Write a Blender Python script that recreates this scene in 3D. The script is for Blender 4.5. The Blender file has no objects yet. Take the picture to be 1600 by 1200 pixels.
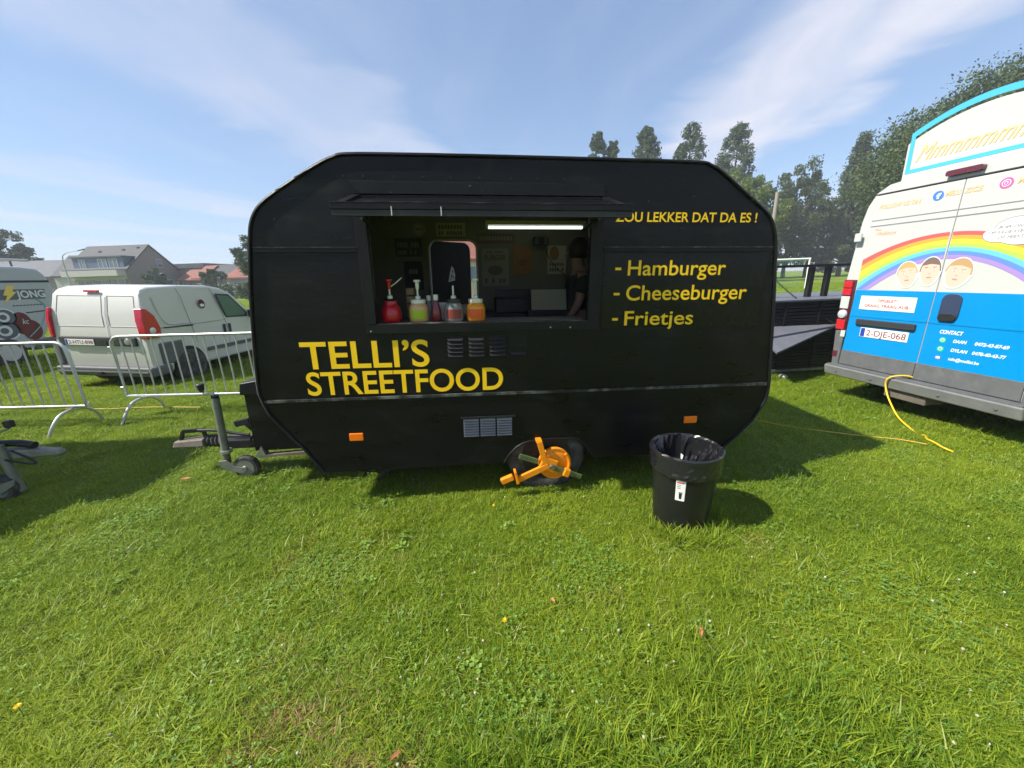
import bpy, bmesh, math, random
import numpy as np
from mathutils import Vector, Matrix, Euler

random.seed(7); np.random.seed(7)
sc = bpy.context.scene
col = sc.collection
R = math.radians

# ------------------------------------------------------------------ camera
CAM_H = 1.65
cd = bpy.data.cameras.new('camera'); cam = bpy.data.objects.new('camera', cd); col.objects.link(cam)
cd.sensor_width = 36.0; cd.lens = 590.0 / 1600.0 * 36.0; cd.clip_start = 0.05; cd.clip_end = 3000
pitch, roll = R(15.8), R(-1.8)
fwd = Vector((0, math.cos(pitch), -math.sin(pitch))); r0 = Vector((1, 0, 0)); u0 = r0.cross(fwd)
rv = math.cos(roll) * r0 + math.sin(roll) * u0; uv = -math.sin(roll) * r0 + math.cos(roll) * u0
cam.matrix_world = Matrix(((rv.x, uv.x, -fwd.x, 0), (rv.y, uv.y, -fwd.y, 0), (rv.z, uv.z, -fwd.z, CAM_H), (0, 0, 0, 1)))
sc.camera = cam

# ------------------------------------------------------------------ sky, sun, exposure
SUN = Vector((-0.88, -0.24, 1.0)).normalized()           # towards the sun
elev = math.asin(SUN.z); azim = math.atan2(SUN.x, SUN.y)
world = bpy.data.worlds.new('World'); sc.world = world; world.use_nodes = True
wn, wl = world.node_tree.nodes, world.node_tree.links
wn.clear()
def wnode(t, **kw):
    n = wn.new(t)
    for k, v in kw.items(): setattr(n, k, v)
    return n
out = wnode('ShaderNodeOutputWorld'); bg = wnode('ShaderNodeBackground'); bg.inputs['Strength'].default_value = 0.10
sky = wnode('ShaderNodeTexSky', sky_type='NISHITA'); sky.sun_disc = False
sky.sun_elevation = elev; sky.sun_rotation = azim; sky.altitude = 20; sky.air_density = 1.0; sky.dust_density = 0.25; sky.ozone_density = 2.0
tc = wnode('ShaderNodeTexCoord'); sep = wnode('ShaderNodeSeparateXYZ'); wl.new(tc.outputs['Generated'], sep.inputs[0])
def wmath(op, a, b=None, clamp=False):
    n = wnode('ShaderNodeMath', operation=op); n.use_clamp = clamp
    for i, x in enumerate((a, b)):
        if x is None: continue
        if isinstance(x, (int, float)): n.inputs[i].default_value = x
        else: wl.new(x, n.inputs[i])
    return n.outputs[0]
zc = wmath('MAXIMUM', sep.outputs[2], 0.045)
px, py = wmath('DIVIDE', sep.outputs[0], zc), wmath('DIVIDE', sep.outputs[1], zc)
cmb = wnode('ShaderNodeCombineXYZ'); wl.new(px, cmb.inputs[0]); wl.new(py, cmb.inputs[1])
def wnoise(scale, detail, rot, sx, sy, off=0.0, rough=0.55, dist=0.0):
    mp = wnode('ShaderNodeMapping'); mp.inputs['Rotation'].default_value = (0, 0, R(rot)); mp.inputs['Scale'].default_value = (sx, sy, 1)
    mp.inputs['Location'].default_value = (off, off * .7, 0)
    wl.new(cmb.outputs[0], mp.inputs[0])
    nz = wnode('ShaderNodeTexNoise'); nz.inputs['Scale'].default_value = scale; nz.inputs['Detail'].default_value = detail
    nz.inputs['Roughness'].default_value = rough; nz.inputs['Distortion'].default_value = dist
    wl.new(mp.outputs[0], nz.inputs['Vector']); return nz.outputs[0]
def wramp(v, a, b, lo=0.0, hi=1.0):
    n = wnode('ShaderNodeMapRange', interpolation_type='SMOOTHSTEP'); wl.new(v, n.inputs['Value'])
    n.inputs['From Min'].default_value = a; n.inputs['From Max'].default_value = b; n.inputs['To Min'].default_value = lo; n.inputs['To Max'].default_value = hi
    return n.outputs[0]
# high cirrus: bands that run across the whole sky, torn up by stretched noise
warp = wmath('MULTIPLY', wmath('SUBTRACT', wnoise(0.8, 4, 24, 1, 1.3, 3.1, 0.55, 0.6), 0.5), 1.3)
across = wmath('ADD', wmath('SUBTRACT', px, wmath('MULTIPLY', py, 0.16)), warp)      # distance across the streets of cloud
swing = wmath('SINE', wmath('ADD', wmath('MULTIPLY', across, 2.15), -1.15))
bands = wramp(swing, 0.05, 0.95)
fib = wramp(wnoise(1.0, 6, -25, 1.5, 0.6, 7.7, 0.55, 0.8), 0.30, 0.78)
wide = wramp(wnoise(0.33, 4, 10, 1, 1, 1.3), 0.34, 0.66)
cl = wmath('MULTIPLY', wmath('MULTIPLY', bands, wramp(px, -1.2, 0.9, 0.45, 1.0)), wmath('ADD', wmath('MULTIPLY', fib, 0.5), 0.5))
cl = wmath('ADD', wmath('MULTIPLY', cl, 1.0), wmath('MULTIPLY', wmath('MULTIPLY', wide, fib), 0.22))
veil = wramp(sep.outputs[2], 0.0, 0.30, 0.55, 0.30)
cl = wmath('MINIMUM', cl, 0.92)
mixc = wnode('ShaderNodeMix', data_type='RGBA'); wl.new(cl, mixc.inputs[0]); mixv = wnode('ShaderNodeMix', data_type='RGBA'); wl.new(veil, mixv.inputs[0]); wl.new(sky.outputs[0], mixv.inputs[6]); mixv.inputs[7].default_value = (2.9, 4.15, 6.6, 1); wl.new(mixv.outputs[2], mixc.inputs[6])
mixc.inputs[7].default_value = (5.5, 5.55, 6.2, 1)
wl.new(mixc.outputs[2], bg.inputs[0]); wl.new(bg.outputs[0], out.inputs[0])

sl = bpy.data.lights.new('sun', 'SUN'); sl.energy = 4.9; sl.angle = R(0.53); sl.color = (1.0, 0.95, 0.83)
so = bpy.data.objects.new('sun', sl); col.objects.link(so); so.location = (-20, -8, 25)
so.rotation_euler = (-SUN).to_track_quat('-Z', 'Y').to_euler()

sc.view_settings.view_transform = 'Standard'; sc.view_settings.look = 'None'
sc.view_settings.exposure = 0.68; sc.view_settings.gamma = 1.0; sc.view_settings.use_curve_mapping = False
sc.render.engine = 'CYCLES'
sc.cycles.max_bounces = 6; sc.cycles.diffuse_bounces = 2; sc.cycles.glossy_bounces = 3; sc.cycles.transmission_bounces = 6; sc.cycles.transparent_max_bounces = 8
sc.cycles.use_denoising = True; sc.cycles.use_adaptive_sampling = True; sc.cycles.adaptive_threshold = 0.02
sc.cycles.caustics_reflective = False; sc.cycles.caustics_refractive = False

# ------------------------------------------------------------------ materials
MATS = {}
def mat(name, color, rough=0.5, metal=0.0, var=0.0, vscale=6.0, bump=0.0, bscale=60.0, stretch=(1, 1, 1), coat=0.0, spec=0.5,
        trans=0.0, alpha=1.0, emit=None, estr=0.0, specks=None, rvar=0.0, ior=1.45, dirt=None):
    if name in MATS: return MATS[name]
    m = bpy.data.materials.new(name); m.use_nodes = True; MATS[name] = m
    nt = m.node_tree; b = nt.nodes['Principled BSDF']
    b.inputs['Base Color'].default_value = (*color, 1); b.inputs['Roughness'].default_value = rough; b.inputs['Metallic'].default_value = metal
    b.inputs['Specular IOR Level'].default_value = spec; b.inputs['IOR'].default_value = ior
    b.inputs['Coat Weight'].default_value = coat; b.inputs['Coat Roughness'].default_value = 0.06
    b.inputs['Transmission Weight'].default_value = trans; b.inputs['Alpha'].default_value = alpha
    if emit: b.inputs['Emission Color'].default_value = (*emit, 1); b.inputs['Emission Strength'].default_value = estr
    tcn = nt.nodes.new('ShaderNodeTexCoord'); mp = nt.nodes.new('ShaderNodeMapping'); mp.inputs['Scale'].default_value = stretch
    nt.links.new(tcn.outputs['Object'], mp.inputs[0])
    def noise(scale, detail=4, rough_=0.6):
        n = nt.nodes.new('ShaderNodeTexNoise'); n.inputs['Scale'].default_value = scale; n.inputs['Detail'].default_value = detail
        n.inputs['Roughness'].default_value = rough_; nt.links.new(mp.outputs[0], n.inputs['Vector']); return n.outputs[0]
    def ramp(v, a, b_, lo, hi):
        n = nt.nodes.new('ShaderNodeMapRange'); nt.links.new(v, n.inputs['Value'])
        n.inputs['From Min'].default_value = a; n.inputs['From Max'].default_value = b_; n.inputs['To Min'].default_value = lo; n.inputs['To Max'].default_value = hi
        return n.outputs[0]
    def mix(f, a, b_):
        n = nt.nodes.new('ShaderNodeMix'); n.data_type = 'RGBA'
        if isinstance(f, float): n.inputs[0].default_value = f
        else: nt.links.new(f, n.inputs[0])
        for i, x in ((6, a), (7, b_)):
            if isinstance(x, tuple): n.inputs[i].default_value = (*x, 1)
            else: nt.links.new(x, n.inputs[i])
        return n.outputs[2]
    c = None
    if var:
        c = mix(ramp(noise(vscale), 0.3, 0.7, 0, 1), tuple(min(1, x * (1 - var)) for x in color), tuple(min(1, x * (1 + var)) for x in color))
    if dirt:
        dc, ds, lo = dirt
        c = mix(ramp(noise(ds, 6, 0.7), lo, lo + 0.22, 0, 0.8), c or color, dc)
    if specks:
        sc_, ss, lo = specks
        c = mix(ramp(noise(ss, 3, 0.5), lo, lo + 0.03, 0, 1), c or color, sc_)
    if c: nt.links.new(c, b.inputs['Base Color'])
    if rvar: nt.links.new(ramp(noise(vscale * 1.7, 5), 0.3, 0.7, max(0.02, rough - rvar), min(1, rough + rvar)), b.inputs['Roughness'])
    if bump:
        bn = nt.nodes.new('ShaderNodeBump'); bn.inputs['Strength'].default_value = bump; bn.inputs['Distance'].default_value = 0.01
        nt.links.new(noise(bscale, 5), bn.inputs['Height']); nt.links.new(bn.outputs[0], b.inputs['Normal'])
    return m

M_black = mat('black_paint', (0.0036, 0.0036, 0.0042), 0.36, var=0.35, vscale=3, bump=0.32, bscale=6, stretch=(0.6, 1, 1.7), rvar=0.14, specks=((0.22, 0.22, 0.21), 34, 0.75), dirt=((0.026, 0.025, 0.021), 2.6, 0.54), spec=0.26)
M_blackpanel = mat('black_gloss_panel', (0.0045, 0.0045, 0.005), 0.24, bump=0.05, bscale=7, rvar=0.08, spec=0.28)
M_trim = mat('worn_black_trim', (0.0085, 0.0085, 0.0095), 0.42, var=.3, specks=((0.26, 0.26, 0.25), 22, 0.745), bump=0.15, bscale=60, spec=0.25)
M_wornedge = mat('worn_edge_trim', (0.018, 0.018, 0.018), 0.5, dirt=((0.20, 0.20, 0.19), 9, 0.46), spec=0.4)
M_rooftrim = mat('grey_roof_trim', (0.045, 0.06, 0.06), 0.4, var=0.3)
M_yellow = mat('yellow_vinyl', (1.0, 0.60, 0.004), 0.5, var=0.03)
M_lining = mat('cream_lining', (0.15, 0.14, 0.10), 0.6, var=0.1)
M_dark = mat('dark_underside', (0.012, 0.012, 0.012), 0.8)
M_rubber = mat('tyre_rubber', (0.045, 0.044, 0.042), 0.8, var=0.3, vscale=14, bump=0.3, bscale=90, dirt=((0.13, 0.12, 0.10), 7, 0.48))
M_steel = mat('galvanised_steel', (0.46, 0.47, 0.46), 0.42, metal=0.85, var=0.18, vscale=12, rvar=0.1, dirt=((0.24, 0.23, 0.20), 9, 0.6))
M_barrier = mat('barrier_zinc', (0.56, 0.57, 0.57), 0.45, metal=0.6, var=0.15, vscale=10, rvar=0.1, dirt=((0.3, 0.29, 0.27), 12, 0.62))
M_tubesteel = mat('weathered_tube', (0.20, 0.205, 0.17), 0.55, metal=0.3, var=0.25, vscale=9, dirt=((0.12, 0.11, 0.08), 14, 0.56))
M_rusty = mat('rusty_metal', (0.20, 0.17, 0.145), 0.7, metal=0.4, var=0.3, dirt=((0.09, 0.06, 0.04), 12, 0.5))
M_blackmetal = mat('black_metal', (0.02, 0.02, 0.021), 0.45, metal=0.2, var=0.3, dirt=((0.08, 0.075, 0.07), 12, 0.6))
M_blackplastic = mat('black_plastic', (0.02, 0.02, 0.021), 0.5, var=0.2)
M_orange = mat('clamp_orange', (0.85, 0.27, 0.006), 0.42, var=0.14, vscale=14, specks=((0.12, 0.09, 0.06), 34, 0.70), dirt=((0.45, 0.17, 0.02), 10, 0.58), bump=.08, bscale=50)
M_green = mat('clamp_green', (0.11, 0.15, 0.055), 0.5, metal=0.2, var=0.15)
M_amber = mat('amber_lens', (0.95, 0.19, 0.006), 0.2, coat=0.6)
M_red = mat('red_lens', (0.55, 0.012, 0.03), 0.14, coat=0.7, var=0.15, vscale=30)
M_darkred = mat('dark_red_lens', (0.11, 0.015, 0.03), 0.2, coat=0.5)
M_clear = mat('clear_lens', (0.72, 0.74, 0.76), 0.12, coat=0.8, metal=0.3)
M_white = mat('white_paint', (0.62, 0.61, 0.565), 0.32, coat=0.3, var=0.03, vscale=2, dirt=((0.60, 0.58, 0.52), 3, 0.62))
M_icewhite = mat('cream_white_paint', (0.54, 0.54, 0.525), 0.3, coat=0.3, dirt=((.44, .43, .40), 1.6, .60), var=0.02, vscale=2)
M_blue = mat('sky_blue_wrap', (0.0, 0.25, 0.62), 0.32, coat=0.25, var=0.06, vscale=1.5)
M_greyplastic = mat('grey_plastic', (0.115, 0.12, 0.125), 0.6, var=0.12, vscale=10, dirt=((0.19, 0.18, 0.165), 6, 0.55))
M_greybumper = mat('bumper_plastic', (0.17, 0.175, 0.175), 0.55, var=0.12, vscale=7, dirt=((0.27, 0.26, 0.24), 5, 0.56))
M_seam = mat('dark_seam', (0.03, 0.032, 0.035), 0.7)
M_greyseam = mat('grey_seam', (0.22, 0.23, 0.25), 0.6)
M_glass = mat('tinted_glass', (0.035, 0.05, 0.045), 0.05, spec=0.8, coat=0.3)
M_plate = mat('plate_white', (0.78, 0.77, 0.74), 0.4)
M_plateblue = mat('plate_blue', (0.02, 0.05, 0.35), 0.4)
M_maroon = mat('plate_maroon', (0.22, 0.025, 0.05), 0.5)
M_rim = mat('alloy_rim', (0.55, 0.56, 0.57), 0.35, metal=0.1, dirt=((0.25, 0.23, 0.2), 14, 0.58))
M_binplastic = mat('bin_plastic', (0.012, 0.0125, 0.013), 0.38, var=0.2, vscale=8, bump=0.06, bscale=20, rvar=0.1)
M_liner = mat('bin_liner', (0.014, 0.014, 0.017), 0.24, spec=0.8, bump=0.25, bscale=26)
M_paper = mat('white_paper', (0.78, 0.77, 0.74), 0.6)
M_ink = mat('black_ink', (0.02, 0.02, 0.02), 0.6)
M_redprint = mat('red_print', (0.55, 0.03, 0.03), 0.55)

# ------------------------------------------------------------------ mesh helpers
class MB:
    def __init__(self): self.v = []; self.f = []
    def add(self, vs, fs):
        o = len(self.v); self.v += [tuple(p) for p in vs]; self.f += [tuple(i + o for i in f) for f in fs]; return self
    def bx(self, x0, x1, y0, y1, z0, z1):
        vs = [(x, y, z) for z in (z0, z1) for y in (y0, y1) for x in (x0, x1)]
        return self.add(vs, [(0, 2, 3, 1), (4, 5, 7, 6), (0, 1, 5, 4), (2, 6, 7, 3), (0, 4, 6, 2), (1, 3, 7, 5)])
    def box(self, c, s, rot=(0, 0, 0)):
        e = Euler(rot).to_matrix(); vs = []
        for z in (-.5, .5):
            for y in (-.5, .5):
                for x in (-.5, .5): vs.append(e @ Vector((x * s[0], y * s[1], z * s[2])) + Vector(c))
        return self.add(vs, [(0, 2, 3, 1), (4, 5, 7, 6), (0, 1, 5, 4), (2, 6, 7, 3), (0, 4, 6, 2), (1, 3, 7, 5)])
    def hexa(self, vs):
        return self.add(vs, [(0, 2, 3, 1), (4, 5, 7, 6), (0, 1, 5, 4), (2, 6, 7, 3), (0, 4, 6, 2), (1, 3, 7, 5)])
    def bar(self, p0, p1, w, h, up=(0, 0, 1)):
        p0, p1 = Vector(p0), Vector(p1); d = (p1 - p0).normalized(); s = d.cross(Vector(up))
        if s.length < 1e-5: s = d.cross(Vector((1, 0, 0)))
        s.normalize(); t = s.cross(d); vs = []
        for p in (p0, p1):
            for a in (-.5, .5):
                for b in (-.5, .5): vs.append(p + s * w * b + t * h * a)
        return self.add(vs, [(0, 2, 3, 1), (4, 5, 7, 6), (0, 1, 5, 4), (2, 6, 7, 3), (0, 4, 6, 2), (1, 3, 7, 5)])
    def tube(self, pts, r, n=8, closed=False, cap=True):
        pts = [Vector(p) for p in pts]; k = len(pts); rings = []; ref = None
        rs = r if isinstance(r, (list, tuple)) else [r] * k
        for i, p in enumerate(pts):
            a = pts[(i - 1) % k] if (closed or i > 0) else p; b = pts[(i + 1) % k] if (closed or i < k - 1) else p
            d = (b - a).normalized()
            if ref is None: ref = d.orthogonal().normalized()
            ref = (ref - d * ref.dot(d)); ref = ref.normalized() if ref.length > 1e-6 else d.orthogonal().normalized()
            w = d.cross(ref); rings.append([p + (ref * math.cos(t) + w * math.sin(t)) * rs[i] for t in (2 * math.pi * j / n for j in range(n))])
        vs = [v for rg in rings for v in rg]; fs = []
        for i in range(k if closed else k - 1):
            for j in range(n):
                a, b = i * n + j, i * n + (j + 1) % n; c, d_ = ((i + 1) % k) * n + (j + 1) % n, ((i + 1) % k) * n + j
                fs.append((a, b, c, d_))
        if cap and not closed: fs += [tuple(range(n))[::-1], tuple((k - 1) * n + j for j in range(n))]
        return self.add(vs, fs)
    def cyl(self, p0, p1, r0, r1=None, n=20): return self.tube([p0, p1], [r0, r0 if r1 is None else r1], n)
    def lathe(self, prof, n=24, c=(0, 0, 0), axis='z', sq=1.0):
        vs = []; k = len(prof)
        for (r, h) in prof:
            for j in range(n):
                t = 2 * math.pi * j / n; a, b = r * math.cos(t), r * math.sin(t) * sq
                p = (a, b, h) if axis == 'z' else ((a, h, b) if axis == 'y' else (h, a, b))
                vs.append((p[0] + c[0], p[1] + c[1], p[2] + c[2]))
        fs = [(i * n + j, i * n + (j + 1) % n, (i + 1) * n + (j + 1) % n, (i + 1) * n + j) for i in range(k - 1) for j in range(n)]
        if prof[0][0] > 1e-6: fs.append(tuple(range(n))[::-1])
        if prof[-1][0] > 1e-6: fs.append(tuple((k - 1) * n + j for j in range(n)))
        return self.add(vs, fs)
    def prism(self, poly, a0, a1, ax='y'):
        f = {'y': lambda p, a: (p[0], a, p[1]), 'x': lambda p, a: (a, p[0], p[1]), 'z': lambda p, a: (p[0], p[1], a)}[ax]; n = len(poly)
        vs = [f(p, a0) for p in poly] + [f(p, a1) for p in poly]
        fs = [tuple(range(n)), tuple(range(2 * n - 1, n - 1, -1))] + [(i, i + n, (i + 1) % n + n, (i + 1) % n) for i in range(n)]
        return self.add(vs, fs)
    def plate(self, outer, holes, a0, a1, ax='y'):
        f = {'y': lambda p, a: (p[0], a, p[1]), 'x': lambda p, a: (a, p[0], p[1]), 'z': lambda p, a: (p[0], p[1], a)}[ax]
        bm = bmesh.new(); es = []; loops = [outer] + list(holes); pts = []
        for lp in loops:
            vv = [bm.verts.new((p[0], p[1], 0)) for p in lp]; pts += list(lp)
            es += [bm.edges.new((vv[i], vv[(i + 1) % len(vv)])) for i in range(len(vv))]
        bm.verts.index_update()
        bmesh.ops.triangle_fill(bm, use_beauty=True, use_dissolve=False, edges=es, normal=(0, 0, 1))
        tris = [tuple(v.index for v in fc.verts) for fc in bm.faces]; bm.free(); n = len(pts)
        vs = [f(p, a0) for p in pts] + [f(p, a1) for p in pts]; fs = list(tris) + [tuple(i + n for i in t[::-1]) for t in tris]; o = 0
        for lp in loops:
            k = len(lp); fs += [(o + i, o + (i + 1) % k, o + (i + 1) % k + n, o + i + n) for i in range(k)]; o += k
        return self.add(vs, fs)
    def build(self, name, m, parent=None, smooth=None, bevel=0.0, seg=2, fix=True):
        me = bpy.data.meshes.new(name); me.from_pydata(self.v, [], self.f); me.update()
        if fix:
            bm = bmesh.new(); bm.from_mesh(me); bmesh.ops.recalc_face_normals(bm, faces=bm.faces); bm.to_mesh(me); bm.free()
        me.materials.append(m)
        if smooth is not None:
            me.polygons.foreach_set('use_smooth', [True] * len(me.polygons)); me.set_sharp_from_angle(angle=R(smooth))
        o = bpy.data.objects.new(name, me); col.objects.link(o)
        if parent: o.parent = parent
        if bevel:
            b = o.modifiers.new('bevel', 'BEVEL'); b.width = bevel; b.segments = seg; b.limit_method = 'ANGLE'; b.angle_limit = R(35)
            if smooth is None:
                me.polygons.foreach_set('use_smooth', [True] * len(me.polygons)); me.set_sharp_from_angle(angle=R(60)); b.harden_normals = True
        return o
def tag(o, label, cat, group=None, kind=None):
    o['label'] = label
    if cat: o['category'] = cat
    if group: o['group'] = group
    if kind: o['kind'] = kind
    return o
def empty(name, loc=(0, 0, 0), rot=(0, 0, 0), label=None, cat=None, group=None, base=None):
    o = bpy.data.objects.new(name, None); col.objects.link(o); o.empty_display_size = 0.1
    m = Matrix.Translation(loc) @ Euler(rot).to_matrix().to_4x4()
    o.matrix_world = (base @ m) if base is not None else m
    if label: tag(o, label, cat, group)
    return o
def catmull(pts, k=4, closed=False):
    n = len(pts); res = []
    P = lambda i: Vector(pts[i % n]) if closed else Vector(pts[max(0, min(n - 1, i))])
    for i in range(n if closed else n - 1):
        a, b, c, d = P(i - 1), P(i), P(i + 1), P(i + 2)
        for j in range(k):
            t = j / k; res.append(tuple(0.5 * ((2 * b) + (c - a) * t + (2 * a - 5 * b + 4 * c - d) * t * t + (3 * b - a - 3 * c + d) * t ** 3)))
    if not closed: res.append(tuple(pts[-1]))
    return res
def rrect(x0, x1, z0, z1, r, n=5):
    p = []
    for cx, cz, a0 in ((x1 - r, z1 - r, 0), (x0 + r, z1 - r, 90), (x0 + r, z0 + r, 180), (x1 - r, z0 + r, 270)):
        for i in range(n + 1): a = R(a0 + 90 * i / n); p.append((cx + r * math.cos(a), cz + r * math.sin(a)))
    return p
_TX = {}
def text2d(body, bold=0.0, shear=0.0, space=1.0):
    key = (body, bold, shear, space)
    if key in _TX: return _TX[key]
    c = bpy.data.curves.new('t', 'FONT'); c.body = body; c.size = 1; c.offset = bold; c.shear = shear; c.space_character = space; c.resolution_u = 6; c.dimensions = '2D'; c.fill_mode = 'FRONT'
    o = bpy.data.objects.new('t', c); col.objects.link(o); dg = bpy.context.evaluated_depsgraph_get(); dg.update()
    me = bpy.data.meshes.new_from_object(o.evaluated_get(dg)); vs = np.array([v.co[:2] for v in me.vertices]); fs = [tuple(p.vertices) for p in me.polygons]
    bpy.data.objects.remove(o); bpy.data.curves.remove(c); bpy.data.meshes.remove(me)
    _TX[key] = (vs, fs); return vs, fs
def lettering(body, x0, x1, zb, cap, m, parent, mapf, bold=0.02, shear=0.0, slope=0.0, name='lettering', space=1.0):
    vs, fs = text2d(body, bold, shear, space); hv, _ = text2d('H', bold)
    lo, hi = vs[:, 0].min(), vs[:, 0].max(); ch = hv[:, 1].max() - hv[:, 1].min(); cb = hv[:, 1].min()
    X = x0 + (vs[:, 0] - lo) / (hi - lo) * (x1 - x0); Z = zb + (vs[:, 1] - cb) / ch * cap + (X - x0) * slope
    mb = MB(); mb.add([mapf(a, b) for a, b in zip(X, Z)], fs)
    return mb.build(name, m, parent, fix=False)
def flat(poly, m, parent, mapf, name):
    mb = MB(); mb.add([mapf(*p) for p in poly], [tuple(range(len(poly)))]); return mb.build(name, m, parent, fix=False)
def disc(cx, cz, rx, rz, n=24, a0=0, a1=360):
    k = n if a1 - a0 >= 360 else n + 1
    return [(cx + rx * math.cos(R(a0 + (a1 - a0) * i / n)), cz + rz * math.sin(R(a0 + (a1 - a0) * i / n))) for i in range(k)]

def mesh_np(name, verts, quads, m, parent=None, attr=None, tri=False):
    me = bpy.data.meshes.new(name); n = len(verts); k = 3 if tri else 4; f = len(quads)
    me.vertices.add(n); me.vertices.foreach_set('co', np.asarray(verts, np.float32).ravel())
    me.loops.add(f * k); me.loops.foreach_set('vertex_index', np.asarray(quads, np.int32).ravel())
    me.polygons.add(f); me.polygons.foreach_set('loop_start', np.arange(0, f * k, k, dtype=np.int32))
    if attr:
        for an, av in attr.items():
            a = me.attributes.new(an, 'FLOAT', 'POINT'); a.data.foreach_set('value', np.asarray(av, np.float32))
    me.update(); me.validate(); me.materials.append(m)
    o = bpy.data.objects.new(name, me); col.objects.link(o)
    if parent: o.parent = parent
    return o

# ================================================================== GROUND AND GRASS
def foliage_mat(name, c0, c1, trans=0.35, nscale=0.9, attr='tone', rough=0.55, pos=True):
    m = bpy.data.materials.new(name); m.use_nodes = True; nt = m.node_tree; nt.nodes.clear(); N = nt.nodes.new; L = nt.links.new
    o = N('ShaderNodeOutputMaterial'); p = N('ShaderNodeBsdfPrincipled'); p.inputs['Roughness'].default_value = rough; p.inputs['Specular IOR Level'].default_value = 0.35
    t = N('ShaderNodeBsdfTranslucent'); ms = N('ShaderNodeMixShader'); ms.inputs[0].default_value = trans
    at = N('ShaderNodeAttribute'); at.attribute_name = attr
    g = N('ShaderNodeNewGeometry'); nz = N('ShaderNodeTexNoise'); nz.inputs['Scale'].default_value = nscale; nz.inputs['Detail'].default_value = 3
    L(g.outputs['Position'], nz.inputs['Vector'])
    ad = N('ShaderNodeMath'); ad.operation = 'MULTIPLY_ADD'; ad.inputs[1].default_value = 1.5; L(nz.outputs[0], ad.inputs[0])
    s2 = N('ShaderNodeMath'); s2.operation = 'SUBTRACT'; L(at.outputs['Fac'], s2.inputs[0]); s2.inputs[1].default_value = 0.75; L(s2.outputs[0], ad.inputs[2])
    cl = N('ShaderNodeClamp'); L(ad.outputs[0], cl.inputs[0])
    mx = N('ShaderNodeMix'); mx.data_type = 'RGBA'; L(cl.outputs[0], mx.inputs[0]); mx.inputs[6].default_value = (*c0, 1); mx.inputs[7].default_value = (*c1, 1)
    L(mx.outputs[2], p.inputs['Base Color']); L(mx.outputs[2], t.inputs['Color']); L(p.outputs[0], ms.inputs[1]); L(t.outputs[0], ms.inputs[2]); L(ms.outputs[0], o.inputs[0])
    return m
M_blade = foliage_mat('grass_blade', (0.115, 0.225, 0.011), (0.390, 0.465, 0.034), 0.44, 0.55)
M_straw = foliage_mat('dry_grass', (0.30, 0.18, 0.07), (0.50, 0.34, 0.15), 0.25, 5)
M_clover = foliage_mat('clover_leaf', (0.12, 0.24, 0.035), (0.24, 0.38, 0.065), 0.3, 3)

def ground_mat():
    m = bpy.data.materials.new('meadow'); m.use_nodes = True; nt = m.node_tree; b = nt.nodes['Principled BSDF']; N = nt.nodes.new; L = nt.links.new
    b.inputs['Roughness'].default_value = 0.9; b.inputs['Specular IOR Level'].default_value = 0.1
    tcn = N('ShaderNodeTexCoord')
    def noise(s, d, r=0.6):
        n = N('ShaderNodeTexNoise'); n.inputs['Scale'].default_value = s; n.inputs['Detail'].default_value = d; n.inputs['Roughness'].default_value = r; L(tcn.outputs['Object'], n.inputs['Vector']); return n.outputs[0]
    def ramp(v, stops):
        r = N('ShaderNodeValToRGB'); L(v, r.inputs[0]); e = r.color_ramp.elements
        e[0].position, e[0].color = stops[0][0], (*stops[0][1], 1); e[1].position, e[1].color = stops[1][0], (*stops[1][1], 1)
        for p, c in stops[2:]: q = e.new(p); q.color = (*c, 1)
        return r.outputs[0]
    big = ramp(noise(0.16, 5), [(0.3, (0.15, 0.24, 0.018)), (0.7, (0.27, 0.34, 0.034))]); fine = ramp(noise(9, 6, 0.75), [(0.3, (0.35, 0.38, 0.3)), (0.72, (1.15, 1.15, 1.1))])
    mx = N('ShaderNodeMix'); mx.data_type = 'RGBA'; mx.blend_type = 'MULTIPLY'; mx.inputs[0].default_value = 1; L(big, mx.inputs[6]); L(fine, mx.inputs[7]); L(mx.outputs[2], b.inputs['Base Color'])
    bn = N('ShaderNodeBump'); bn.inputs['Strength'].default_value = 0.8; bn.inputs['Distance'].default_value = 0.05; L(noise(30, 6, 0.75), bn.inputs['Height']); L(bn.outputs[0], b.inputs['Normal'])
    return m
gm = MB(); S = 250
gm.add([(-S, -S, 0), (S, -S, 0), (S, S, 0), (-S, S, 0)], [(0, 1, 2, 3)])
g = gm.build('ground', ground_mat(), fix=False); tag(g, 'wide mown grass meadow reaching to the houses and trees', None, kind='structure')

tuft_col = bpy.data.collections.new('tufts')
def blades(n, rad, h0, h1, w, lean, curl=0.5, seg=3):
    vs = []; ts = []; tone = []
    for i in range(n):
        a = random.uniform(0, 6.283); rr = rad * math.sqrt(random.random()); bx_, by_ = rr * math.cos(a), rr * math.sin(a)
        h = random.uniform(h0, h1); d = random.uniform(0, 6.283); ln = random.uniform(0.15, lean); tn = random.random()
        sx, sy = -math.sin(d), math.cos(d); ww = w * random.uniform(0.7, 1.3); b0 = len(vs)
        for k in range(seg):
            t = k / seg; off = ln * h * (t ** (1 + curl)); z = h * t * (1 - 0.25 * ln * t); wk = ww * (1 - t * 0.55)
            for s in (-.5, .5): vs.append((bx_ + math.cos(d) * off + sx * wk * s, by_ + math.sin(d) * off + sy * wk * s, z - 0.004)); tone.append(tn)
        off = ln * h; vs.append((bx_ + math.cos(d) * off, by_ + math.sin(d) * off, h * (1 - 0.25 * ln))); tone.append(tn)
        for k in range(seg - 1): q = b0 + 2 * k; ts += [(q, q + 1, q + 3), (q, q + 3, q + 2)]
        q = b0 + 2 * (seg - 1); ts.append((q, q + 1, q + 2))
    return vs, ts, tone
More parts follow.
